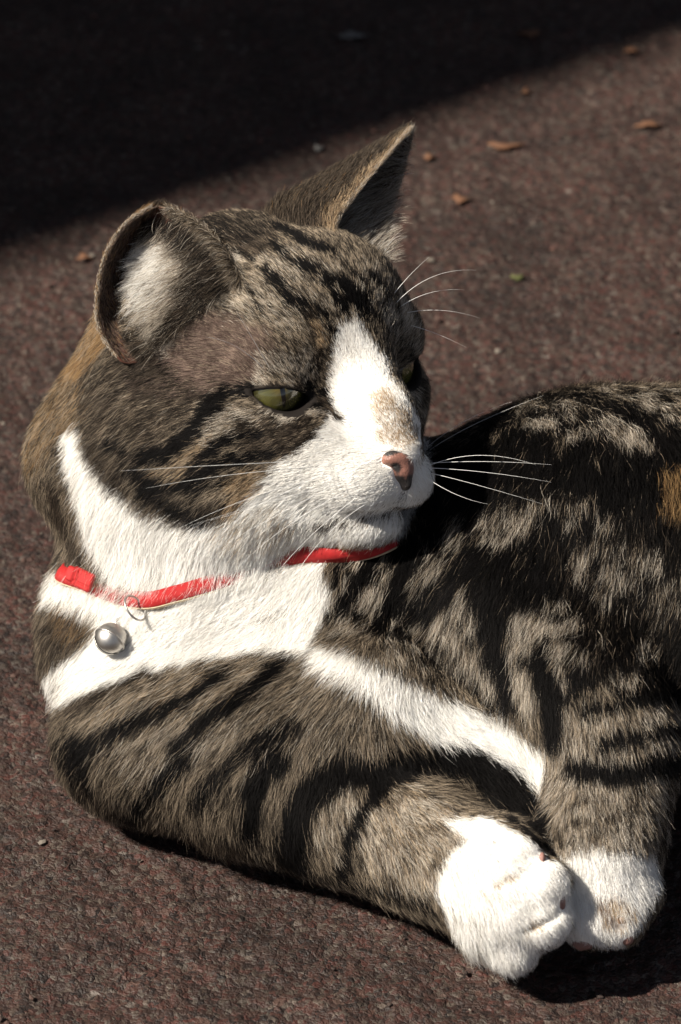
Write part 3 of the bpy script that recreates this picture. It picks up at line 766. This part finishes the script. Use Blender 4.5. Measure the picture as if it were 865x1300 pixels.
def grid_mesh_normals(G):
    N = nrm(np.cross(np.gradient(G, axis=1), np.gradient(G, axis=0))); return N
TP = PAL_LIGHT
for s_, (G, N) in EARS.items():
    nr, nc = G.shape[:2]
    mid = (G[:, :1] + G[:, -1:]) / 2; out = np.sign(((G[:, nc // 2:nc // 2 + 1] - mid) * N[:, nc // 2:nc // 2 + 1]).sum()); N = N * out   # N: to the back of the ear
    ev, ef = ear_mesh(G, N); n_ = nr * nc
    o = mesh_obj('ear', ev, ef, M_SKIN, cat)
    skinc = np.concatenate([np.tile((.05, .035, .025), (n_, 1)), np.tile((.07, .030, .021), (n_, 1))])
    set_col(o.data, skinc)
    if not FUR: continue
    r_ = np.repeat(np.linspace(0, 1, nr), nc); c_ = np.tile(np.linspace(0, 1, nc), nr)     # base->tip, rim M -> rim L
    along = nrm(np.gradient(G, axis=0)).reshape(-1, 3); across = nrm(np.gradient(G, axis=1)).reshape(-1, 3)
    i = np.arange(n_).reshape(nr, nc); q = np.stack([i[:-1, :-1], i[:-1, 1:], i[1:, 1:], i[1:, :-1]], -1).reshape(-1, 4)
    g = G.reshape(-1, 3); nn = N.reshape(-1, 3)
    # back of the ear
    p, n, T, w_ = sample_mesh(g + nn * .05, q, nn, np.ones(n_) if s_ > 0 else 1 - sstep(.86, .94, c_), 26000 if s_ > 0 else 14000)
    ip = lambda A: (A[T] * (w_[:, :, None] if A.ndim == 2 else w_)).sum(1)
    rr, cc = ip(r_), ip(c_); t = nrm(ip(along) + ip(across) * ((cc - .5) * .2)[:, None])
    L = np.where(rr < .3, .55, .32); lift = np.full(len(p), .22)
    wt = np.zeros((len(p), 8)); e_ = sstep(.10, .0, cc) + (sstep(.90, 1.0, cc))
    e_ = np.clip(e_, 0, 1) * (1 if s_ > 0 else .3)
    nz = noise3(p * 2.2, 21, 2)
    dk = np.clip(sstep(.35, .0, rr) * .8 + sstep(.86, 1.0, rr) + (nz - .5) * .8, 0, 1) * (1 - e_)
    wt[:, TAN] = e_ * .9; wt[:, DARK] = dk + (.75 if s_ > 0 else .35); wt[:, OCHRE] = np.clip(1 - e_ - dk, 0, 1) * (.16 if s_ > 0 else .8)
    pts, rad = grow(p, n, t, L, lift, hug=False, width=HAIR_W, clump=(.35, 30))
    col = strand_colour(wt, K, None)
    allp, allr, allc = [pts], [rad], [col]
    # rims
    for cc0, nr_ in ((0.0, 9000), (1.0, 6000 if s_ > 0 else 2200)):
        rows = rng.uniform(.03, .99, nr_); fi = rows * (nr - 1); a0 = np.minimum(fi.astype(int), nr - 2); f_ = (fi - a0)[:, None]
        col_i = 0 if cc0 == 0 else nc - 1
        p = G[a0, col_i] * (1 - f_) + G[a0 + 1, col_i] * f_ + rng.normal(size=(nr_, 3)) * .03
        al = nrm(G[a0 + 1, col_i] - G[a0, col_i]); ac = nrm(G[a0, 1] - G[a0, 0]) if cc0 == 0 else nrm(G[a0, -2] - G[a0, -1])
        n = nrm(-ac + N[a0, col_i] * .3); t = nrm(al * 1.0 + ac * .25)
        wt = np.zeros((nr_, 8)); Lr = np.full(nr_, .22); lr = np.full(nr_, .25)
        if s_ < 0 and cc0 == 0:
            wt[:, AGOUTI] = .5; wt[:, DARK] = .5; wt[:, PALE] = .25; Lr = .75 - .45 * rows; t = nrm(-al * .35 + ac * .9 + N[a0, col_i] * -.2 + rng.normal(size=(nr_, 3)) * .25); lr[:] = .4
        elif s_ < 0: wt[:, PALE] = .4; wt[:, OCHRE] = .3; wt[:, DARK] = .3; Lr[:] = .10; lr[:] = .1
        elif cc0 == 0: wt[:, TAN] = .6; wt[:, PALE] = .6; Lr[:] = .20; lr[:] = .1
        else: wt[:, PALE] = .6; wt[:, DARK] = .5; Lr = .55 - .3 * rows
        pts, rad = grow(p, n, t, Lr, lr, hug=False, width=HAIR_W, clump=(.3, 20))
        allp.append(pts); allr.append(rad); allc.append(strand_colour(wt, K, None))
    # inside: tufts
    inn = (1 - sstep(.5, .78, c_))  * np.where(r_ > .85, .1, 1) if s_ < 0 else np.where(c_ > .35, 1.0, .5)
    p, n, T, w_ = sample_mesh(g - nn * .06, q, -nn, inn, 7000 if s_ < 0 else 9000)
    ip = lambda A: (A[T] * (w_[:, :, None] if A.ndim == 2 else w_)).sum(1)
    rr, cc = ip(r_), ip(c_)
    if s_ < 0:
        t = nrm(ip(across) * .75 - ip(along) * .65 + n * .35); L = 1.3 * (1 - .5 * rr) * np.where(cc > .5, .45, 1); lift = np.full(len(p), .35)
        k = np.exp(-((rr - .42) / .28) ** 2 - ((cc - .40) / .25) ** 2) * (.65 + .7 * noise3(p * 3.6, 31, 2))
        wt = np.zeros((len(p), 8)); wt[:, WHITE] = sstep(.30, .75, k) * .8; wt[:, PALE] = .22 + .3 * sstep(.1, .4, k); wt[:, DARK] = .55 * sstep(.6, .1, k); wt[:, BLACK] = .6 * sstep(.45, .05, k)
    else:
        t = nrm(ip(across) * .8 + ip(along) * .45 + n * .45); L = 1.15 * (1 - .55 * rr); lift = np.full(len(p), .4)
        wt = np.zeros((len(p), 8)); wt[:, PALE] = .7; wt[:, WHITE] = .25; wt[:, DARK] = .55
    pts, rad = grow(p, n, t, L, lift, hug=False, width=HAIR_W * 1.1, clump=(.6, 45), mess=.22)
    allp.append(pts); allr.append(rad); allc.append(strand_colour(wt, K, None))
    if s_ < 0:
        p, n, T, w_ = sample_mesh(g - nn * .04, q, -nn, sstep(.5, .75, c_) + .15, 7000)
        ip = lambda A: (A[T] * (w_[:, :, None] if A.ndim == 2 else w_)).sum(1)
        t = nrm(ip(along) * .9 + ip(across) * .5); wt = np.zeros((len(p), 8)); wt[:, DARK] = .6; wt[:, TEMPLE] = .6; wt[:, OCHRE] = .25
        pts, rad = grow(p, n, t, np.full(len(p), .22), np.full(len(p), .12), hug=False, width=HAIR_W, clump=(.2, 20))
        allp.append(pts); allr.append(rad); allc.append(strand_colour(wt, K, None))
    hair_object('ear_fur', np.concatenate(allp), np.concatenate(allc), np.concatenate(allr), M_FUR, o)
print('ears', time.time() - T0)

# ------------------------------------------------------------------ eyes
def attr_mat(name, rough, coat=0.0, spec=.5, bump=0.0, bscale=800):
    m, nt, bs = mat_new(name); at = nt.nodes.new('ShaderNodeAttribute'); at.attribute_name = 'col'
    nt.links.new(at.outputs['Color'], bs.inputs['Base Color']); bs.inputs['Roughness'].default_value = rough
    bs.inputs['Coat Weight'].default_value = coat; bs.inputs['Coat Roughness'].default_value = .02; bs.inputs['Specular IOR Level'].default_value = spec
    if bump:
        tc = nt.nodes.new('ShaderNodeTexCoord'); vz = nt.nodes.new('ShaderNodeTexVoronoi'); vz.inputs['Scale'].default_value = bscale
        bp = nt.nodes.new('ShaderNodeBump'); bp.inputs['Strength'].default_value = bump; bp.inputs['Distance'].default_value = .0003
        nt.links.new(tc.outputs['Object'], vz.inputs['Vector']); nt.links.new(vz.outputs['Distance'], bp.inputs['Height']); nt.links.new(bp.outputs[0], bs.inputs['Normal'])
    return m
M_EYE = attr_mat('eye', .25, 1.0)
GAZE = {-1: nrm(np.array([.26, .03, .96])), 1: nrm(np.array([.50, -.02, .86]))}
for e in (-1, 1):
    nu, nv = 150, 110
    g = GAZE[e]; ux = nrm(HA - g * (HA @ g)); uy = np.cross(g, ux)
    th = np.linspace(0, math.pi, nv) ; ph = np.arange(nu) / nu * 2 * math.pi
    TH, PH = np.meshgrid(th, ph, indexing='ij')
    r = ER * (1 + .06 * np.exp(-(TH / .6) ** 2))          # cornea bulge
    d = np.sin(TH)[..., None] * (np.cos(PH)[..., None] * ux + np.sin(PH)[..., None] * uy) + np.cos(TH)[..., None] * g
    pv = (ECEN[e] + d * r[..., None]).reshape(-1, 3)
    i = np.arange(nv * nu).reshape(nv, nu); q = np.stack([i[:-1], i[1:], np.roll(i, -1, 1)[1:], np.roll(i, -1, 1)[:-1]], -1).reshape(-1, 4)
    x = (np.sin(TH) * np.cos(PH)).ravel(); y = (np.sin(TH) * np.sin(PH)).ravel(); rad_ = np.hypot(x, y)
    fib = noise3(np.stack([np.cos(PH).ravel() * 26, np.sin(PH).ravel() * 26, rad_ * 4], 1), 41, 2)
    iris = np.array([.054, .051, .012]) * (.55 + .9 * fib)[:, None]
    inner = sstep(.45, .12, rad_)[:, None]; iris = iris * (1 - inner) + inner * np.array([.082, .062, .012]) * (.6 + .8 * fib)[:, None]
    iris = iris * (1 - .65 * sstep(.62, .80, rad_))[:, None]
    white = sstep(.80, .84, rad_)[:, None]; c = iris * (1 - white) + white * np.array([.03, .022, .018])
    pup = sstep(1.12, .95, np.sqrt((x / .075) ** 2 + (y / .62) ** 2))[:, None]; c = c * (1 - pup) + pup * .002
    back = (TH.ravel() > math.pi / 2)[:, None]; c = np.where(back, .3, c)
    o = mesh_obj('eye', pv, q, M_EYE, cat); set_col(o.data, c)

# ------------------------------------------------------------------ nose leather
nv_, nq_ = surface_nets(ns, P(460, 640, 3.2), P(556, 540, 5.2), .035)
pp = pix(nv_); up_ = (nv_ - P(506, 582, 4.0)) @ HU; nz = noise3(nv_ * 9, 51, 2) - .5
nc_ = np.array([.20, .092, .068]) * (.85 + .5 * noise3(nv_ * 22, 52, 1))[:, None]
blk = np.clip(sstep(.16, .27, up_ + nz * .25) + sstep(598, 609, pp[:, 1] + nz * 14) + 1.0 * sstep(.22, .12, np.linalg.norm((nv_ - P(503, 594, 4.4)), axis=1)), 0, 1)[:, None]
nc_ = nc_ * (1 - blk) + blk * np.array([.012, .010, .010])
o = mesh_obj('nose', nv_, nq_, attr_mat('nose_leather', .42, 0, .5, .5, 2600), cat); set_col(o.data, nc_)

# ------------------------------------------------------------------ toe pads
M_PAD, *_ = simple('pad', (.19, .095, .078), .7, noise=.35, scale=300)
M_PAD2, *_ = simple('worn_pad', (.30, .19, .12), .6, noise=.4, scale=300)
def blob(name, c, r, mat, axes=None, bumps=.06):
    sh = Shape(); sh.ell(c, r, .1, axes); m_ = float(np.max(np.ones(3) * r)) + .12
    f = lambda p: sh(p) + (noise3(p * 5, 61, 2) - .5) * bumps
    v, q = surface_nets(f, np.array(c) - m_, np.array(c) + m_, m_ / 14); return mesh_obj(name, v, q, mat, cat)
PADS = [(689, 1093, (.10, .24, .24), M_PAD), (713, 1146, (.14, .30, .28), M_PAD), (786, 1168, (.28, .24, .20), M_PAD2), (797, 1192, (.22, .20, .22), M_PAD), (742, 1206, (.34, .22, .26), M_PAD)]
for x, y, r, m in PADS:
    q, h = cast([(x, y)]); 
    if not h[0]: q, h = cast([(x, y - 8)])
    blob('toe_pad', q[0] + np.array([0, 0, -.19]), r, m)

# ------------------------------------------------------------------ whiskers
m_wh, nt, bs = mat_new('whisker'); bs.inputs['Base Color'].default_value = (.85, .84, .82, 1); bs.inputs['Roughness'].default_value = .3
def tube(path, radii, sides=6):
    path = np.asarray(path); n = len(path); t = nrm(np.gradient(path, axis=0)); a = nrm(np.cross(t, np.array([.3, .9, .2]))); b_ = np.cross(t, a)
    ang = np.arange(sides) / sides * 2 * math.pi
    v = path[:, None] + (np.cos(ang)[None, :, None] * a[:, None] + np.sin(ang)[None, :, None] * b_[:, None]) * np.asarray(radii)[:, None, None]
    i = np.arange(n * sides).reshape(n, sides); q = np.stack([i[:-1], np.roll(i, -1, 1)[:-1], np.roll(i, -1, 1)[1:], i[1:]], -1).reshape(-1, 4)
    return v.reshape(-1, 3), q
WHISK = [
 [(425, 592, 0), (300, 602, 2.0), (185, 620, 2.2)], [(430, 602, 0), (330, 628, 1.8), (225, 672, 1.8)], [(440, 612, 0), (345, 636, 1.6), (240, 668, 2.6)],
 [(442, 622, 0), (365, 668, 1.5), (300, 722, 1.8)], [(452, 632, 0), (385, 690, 1.4), (335, 750, 1.5)], [(420, 584, 0), (290, 590, 2.2), (152, 598, 2.0)],
 [(465, 640, 0), (405, 690, 1.2), (350, 770, 1.2)], [(450, 604, 0), (350, 655, 2.3), (262, 705, 3.0)], [(412, 600, 0), (330, 640, 1.4), (268, 660, 1.5)],
 [(541, 575, 0), (600, 540, .2), (690, 502, .4)], [(544, 582, 0), (640, 577, .1), (725, 600, .3)], [(545, 588, 0), (620, 586, .2), (700, 590, .6)],
 [(545, 594, 0), (620, 600, .1), (700, 612, .4)], [(543, 600, 0), (600, 614, .2), (690, 640, .4)], [(545, 591, 0), (610, 578, .2), (680, 590, .8)], [(540, 570, 0), (590, 535, .3), (650, 510, .6)], [(541, 606, 0), (580, 628, .2), (620, 640, .3)], [(543, 578, 0), (610, 556, -.3), (665, 538, -.4)],
 [(500, 388, 0), (548, 352, -.2), (605, 343, -.6)], [(512, 398, 0), (560, 394, -.2), (610, 404, -.6)], [(518, 412, 0), (555, 424, -.2), (592, 441, -.5)], [(498, 376, 0), (520, 350, -.2), (545, 326, -.5)], [(505, 392, 0), (545, 372, -.2), (590, 368, -.6)],
 [(335, 468, 0), (300, 440, 1.4), (262, 428, 2.0)], [(342, 466, 0), (318, 425, 1.5), (300, 395, 2.2)],
]
WSC = .52
for wk in WHISK:
    q, h = cast([wk[0][:2]]); p0 = q[0]
    rel = [p0] + [P(x, y, p0[2] + dz) for x, y, dz in wk[1:]]
    t = np.linspace(0, 1, 16)[:, None]; c1 = 2 * rel[1] - .5 * (rel[0] + rel[2])
    path = (1 - t) ** 2 * rel[0] + 2 * t * (1 - t) * c1 + t * t * rel[2]
    v, q = tube(path, .016 * (1 - np.linspace(0, 1, 16) ** 1.2 * .88) * WSC); mesh_obj('whisker', v, q, m_wh, cat)
print('face parts', time.time() - T0)

# ------------------------------------------------------------------ collar and bell
col_e = bpy.data.objects.new('collar', None); COL.objects.link(col_e); col_e.empty_display_size = .03
tag(col_e, "red fabric collar with a silver bell round the cat's neck", 'collar')
q, h = cast(COLLAR_PX); nn = grad(BF, q)
front = q + nn * COLLAR_OFF
backp = [P(535, 655, -.5), P(490, 600, -3.8), P(360, 590, -6.6), P(190, 620, -6.4), P(140, 665, -5.0), P(120, 700, -2.6)]
loop = np.concatenate([front, np.array(backp)]); nl = np.concatenate([nn, nrm(np.array(backp) - P(240, 660, -3))])
col_e.location = Vector(W(loop.mean(0)))
loopc = np.concatenate([loop[-2:], loop, loop[:3]]); nlc = np.concatenate([nl[-2:], nl, nl[:3]])
nseg = 140
sp = spline(loopc, (len(loopc) - 1) * 12 + 1)[24:24 + len(loop) * 12]; sn = nrm(spline(nlc, (len(nlc) - 1) * 12 + 1)[24:24 + len(loop) * 12])
tg = nrm(np.roll(sp, -1, 0) - np.roll(sp, 1, 0)); wd = nrm(np.cross(tg, sn))
if wd[30][1] < 0: wd = -wd
def band(name, off0, off1, lo, hi, mat):
    """closed strap between widths lo..hi, from off0 to off1 outwards"""
    ring = [(lo, off0), (lo, off1), ((lo + hi) / 2, off1 + .03), (hi, off1), (hi, off0)]
    v = np.stack([sp + wd * a + sn * o_ for a, o_ in ring], 1); n, k = v.shape[:2]
    i = np.arange(n * k).reshape(n, k); q = np.stack([i, np.roll(i, -1, 0), np.roll(np.roll(i, -1, 0), -1, 1), np.roll(i, -1, 1)], -1).reshape(-1, 4)
    return mesh_obj(name, v.reshape(-1, 3), q, mat, col_e)
def weave(name, colr):
    m, nt, bs, nz = simple(name, colr, .7, noise=.25, scale=900)
    wv = nt.nodes.new('ShaderNodeTexWave'); wv.inputs['Scale'].default_value = 900; tc = nt.nodes.new('ShaderNodeTexCoord'); nt.links.new(tc.outputs['Object'], wv.inputs['Vector'])
    bp = nt.nodes.new('ShaderNodeBump'); bp.inputs['Strength'].default_value = .6; bp.inputs['Distance'].default_value = .0004
    nt.links.new(wv.outputs['Fac'], bp.inputs['Height']); nt.links.new(bp.outputs[0], bs.inputs['Normal']); return m
M_RED = weave('red_webbing', (.36, .007, .008))
band('band', -.02, .09, -.26, .26, M_RED)
band('lining', -.06, .04, -.31, -.265, weave('tan_lining', (.55, .44, .30)))
# red clasp at the left
m_cl, *_ = simple('red_plastic', (.40, .008, .007), .5, noise=.2)
cA, cB = P(84, 722, 0), P(132, 748, 0); qa, _ = cast([(84, 724), (132, 747)]); 
ca, cb = qa[0] + np.array([-.02, 0, .68]), qa[1] + np.array([0, 0, .56]); ex = nrm(cb - ca); nz_ = nrm(np.array([-.35, .1, .93]) - ex * (np.array([-.35, .1, .93]) @ ex)); ey = np.cross(nz_, ex)
def box_sdf(c, ax, hs, r):
    def f(p):
        d = np.abs((p - c) @ np.stack(ax).T) - (np.array(hs) - r)
        return np.linalg.norm(np.maximum(d, 0), axis=1) + np.minimum(d.max(1), 0) - r
    return f
cm = (ca + cb) / 2
f1 = box_sdf(cm, (ex, ey, nz_), (.62, .31, .11), .09); f2 = box_sdf(cm - ex * .25 + nz_ * .14, (ex, ey, nz_), (.05, .26, .08), .02); f3 = box_sdf(cm + ex * .1 + ey * -.14 + nz_ * .14, (ex, ey, nz_), (.5, .03, .06), .02); f4 = box_sdf(cm - ex * .62 + ey * .02, (ex, ey, nz_), (.22, .24, .20), .08)
fc = lambda p: np.maximum(np.minimum(np.maximum(np.maximum(f1(p), -f2(p)), -f3(p)), f4(p)), -1)
v, q_ = surface_nets(fc, cm - 1.1, cm + 1.1, .035); mesh_obj('clasp', v, q_, M_RED, col_e)
# bell
m_st, nt, bs, nz = simple('steel', (.42, .405, .385), .28, 1.0, noise=.12, scale=250)
mr = nt.nodes.new('ShaderNodeMapRange'); mr.inputs[3].default_value = .22; mr.inputs[4].default_value = .6; nt.links.new(nz.outputs['Fac'], mr.inputs[0]); nt.links.new(mr.outputs[0], bs.inputs['Roughness'])
qb, _ = cast([(141, 811)]); bc = P(141, 811, qb[0][2] + .62); BELLR = .51
bu = nrm(np.array([.50, .72, -.48])); bx = nrm(np.cross(bu, [0, 0, 1])); bz = np.cross(bx, bu)
def bell_f(p):
    d = p - bc; r = np.linalg.norm(d, axis=1); y = d @ bu; x = d @ bx; z = d @ bz
    f = np.abs(r - BELLR + .02) - .02
    f = np.minimum(f, np.hypot(np.hypot(x, z) - BELLR, y + .06) - .035)               # seam
    slot = np.maximum(np.abs(z * .8 + .6 * 0) - .03, np.maximum(y + .12, np.abs(x) - .36))
    slot = np.minimum(slot, np.hypot(np.abs(x) - .36, np.maximum(np.abs(z) - 0, 0)) - .07 + np.maximum(y + .1, 0) * 9)
    return np.maximum(f, -slot)
v, q_ = surface_nets(bell_f, bc - .62, bc + .62, .022); bell = mesh_obj('bell', v, q_, m_st, col_e)
def ring(name, c, ax, R_, r_, parent, n=40, s=10):
    ax = nrm(np.array(ax)); a = nrm(np.cross(ax, [.2, .3, 1])); b_ = np.cross(ax, a); t = np.arange(n) / n * 2 * math.pi
    cen = c + R_ * (np.cos(t)[:, None] * a + np.sin(t)[:, None] * b_); rd = np.cos(t)[:, None] * a + np.sin(t)[:, None] * b_
    ph = np.arange(s) / s * 2 * math.pi
    v = cen[:, None] + r_ * (np.cos(ph)[None, :, None] * rd[:, None] + np.sin(ph)[None, :, None] * ax)
    i = np.arange(n * s).reshape(n, s); q = np.stack([i, np.roll(i, -1, 0), np.roll(np.roll(i, -1, 0), -1, 1), np.roll(i, -1, 1)], -1).reshape(-1, 4)
    return mesh_obj(name, v.reshape(-1, 3), q, m_st, parent)
ring('loop', bc + bu * (BELLR + .15), bz, .19, .032, bell)
rp, _ = cast([(172, 775)]); ring('split_ring', P(172, 772, rp[0][2] + .60), [.70, .50, .50], .44, .034, col_e)

# ------------------------------------------------------------------ the wall that throws the shade (behind, above the frame)
def ground_at(px, py):
    d = W(P(px, py, 0)) - W(CAMP); o = W(CAMP); t = -o[2] / d[2]; return o + d * t
g1, g2 = ground_at(0, 338), ground_at(865, 48)
WH = 2.8; sh = S * (WH / S[2]); e1 = g1 + sh; dirw = nrm((g2 - g1) * np.array([1, 1, 0])); nout = np.array([dirw[1], -dirw[0], 0])   # nout: towards the camera
if nout @ (W(CAMP) - g1) < 0: nout = -nout
wall = bpy.data.objects.new('boundary_wall', None); COL.objects.link(wall); wall.location = Vector((*e1[:2], 0))
tag(wall, 'tall rendered wall behind the tarmac that shades its far side', 'wall')
def slab(name, c0, c1, y0, y1, z0, z1, mat):
    b0 = np.array([*e1[:2], 0]); v = [b0 + dirw * x - nout * y + np.array([0, 0, z]) for x in (c0, c1) for y in (y0, y1) for z in (z0, z1)]
    return mesh_obj(name, v, [(0, 1, 3, 2), (4, 6, 7, 5), (0, 4, 5, 1), (2, 3, 7, 6), (0, 2, 6, 4), (1, 5, 7, 3)], mat, wall, smooth=False, vw=False)
slab('render_face', -7, 7, .04, .28, -.05, WH - .08, simple('wall_render', (.22, .20, .18), .9, noise=.2, scale=12)[0])
slab('coping', -7, 7, 0, .32, WH - .08, WH, simple('coping', (.25, .24, .22), .85, noise=.2, scale=30)[0])

# ------------------------------------------------------------------ scraps on the tarmac
m_or, *_ = simple('dry_leaf', (.10, .042, .018), .85, noise=.35, scale=300)
m_gr, *_ = simple('green_leaf', (.055, .058, .014), .8, noise=.3, scale=300)
m_pl, *_ = simple('pale_scrap', (.11, .105, .10), .85, noise=.2, scale=300)
SCR = [(642, 186, 50, 11, m_or, 'long orange dry leaf scrap lying beyond the pricked ear'), (586, 254, 26, 13, m_or, 'small orange dry leaf scrap on the tarmac right of the pricked ear'),
 (546, 201, 18, 9, m_or, 'tiny orange leaf scrap close beside the pricked ear tip'), (826, 160, 44, 9, m_or, 'thin orange leaf strip on the tarmac near the right edge'),
 (801, 66, 22, 9, m_or, 'orange leaf scrap at the top right, just outside the shade'), (671, 44, 30, 11, m_or, 'dull orange leaf scrap on the edge of the shade'),
 (657, 354, 18, 11, m_gr, 'small yellow green leaf scrap on the tarmac right of the forehead'), (406, 189, 13, 9, m_pl, 'pale chip of stone on the tarmac above the head'),
 (450, 46, 42, 12, m_pl, 'pale flat scrap lying inside the dark shade'), (108, 329, 26, 9, m_or, 'orange dry leaf scrap left of the folded ear'), (668, 118, 14, 10, m_or, 'round brown leaf scrap in the sun above the long orange one')]
for i_, (x, y, wx, hy, m, lab) in enumerate(SCR):
    g = ground_at(x, y); n = 18; sc_ = np.linalg.norm(g - W(CAMP)) / (DIST * .01) / 4000; A = wx / 2 * sc_ * .75; B_ = hy / 2 * sc_ / SP * .7
    t = np.arange(n) / n * 2 * math.pi; rr = 1 + .4 * rng.uniform(-1, 1, n); rr[0] = 1.3; rr[n // 2] = 1.25
    top = np.stack([g[0] + A * rr * np.cos(t), g[1] + B_ * rr * np.sin(t) * (1 - .3 * np.cos(t)), .0011 + .0006 * np.cos(2 * t + i_) + 0 * t], 1)
    bot = top - np.array([0, 0, .0006]); ctr = np.array([[g[0], g[1], .0009], [g[0], g[1], .0003]])
    v = np.concatenate([top, bot, ctr]); f = []
    for k in range(n):
        k2 = (k + 1) % n; f += [(2 * n, k, k2), (2 * n + 1, n + k2, n + k), (k, n + k, n + k2, k2)]
    kind = 'stone_chip' if m is m_pl else 'leaf_scrap'
    o = mesh_obj(kind, v, f, m, vw=False); tag(o, lab, 'stone chip' if m is m_pl else 'leaf', 'leaf scraps and chips on the tarmac')
print('done', time.time() - T0)

# ------------------------------------------------------------------ loose grit on the tarmac
def grit(n=1400):
    ico = np.array([(0, 0, 1), (.9, 0, .45), (.28, .85, .45), (-.72, .53, .45), (-.72, -.53, .45), (.28, -.85, .45), (.72, .53, -.45), (-.28, .85, -.45), (-.9, 0, -.45), (-.28, -.85, -.45), (.72, -.53, -.45), (0, 0, -1)])
    fc = np.array([(0, 1, 2), (0, 2, 3), (0, 3, 4), (0, 4, 5), (0, 5, 1), (1, 6, 2), (2, 7, 3), (3, 8, 4), (4, 9, 5), (5, 10, 1), (6, 7, 2), (7, 8, 3), (8, 9, 4), (9, 10, 5), (10, 6, 1), (11, 7, 6), (11, 8, 7), (11, 9, 8), (11, 10, 9), (11, 6, 10)])
    c = np.stack([rng.uniform(-.36, .38, n), rng.uniform(-.26, .62, n), np.zeros(n)], 1)
    r = .0005 + .0011 * rng.random(n) ** 3
    a = rng.uniform(0, 6.28, n); s3 = rng.uniform(.6, 1.3, (n, 1, 3)) * np.array([1, 1, .55])
    v = ico[None] * s3 * (1 + .2 * rng.uniform(-1, 1, (n, 12, 1)))
    v = np.stack([v[..., 0] * np.cos(a)[:, None] - v[..., 1] * np.sin(a)[:, None], v[..., 0] * np.sin(a)[:, None] + v[..., 1] * np.cos(a)[:, None], v[..., 2]], -1) * r[:, None, None] + c[:, None]
    f = (fc[None] + (np.arange(n) * 12)[:, None, None]).reshape(-1, 3)
    o = mesh_obj('grit', v.reshape(-1, 3), f, attr_mat('grit', .8, 0, .3), smooth=False, vw=False)
    base = np.array([(.030, .020, .017), (.06, .035, .028), (.045, .030, .025), (.14, .12, .10), (.09, .045, .035)])[rng.choice(5, n, p=[.3, .25, .25, .08, .12])]
    set_col(o.data, np.repeat(base, 12, 0)); o['kind'] = 'stuff'
grit()
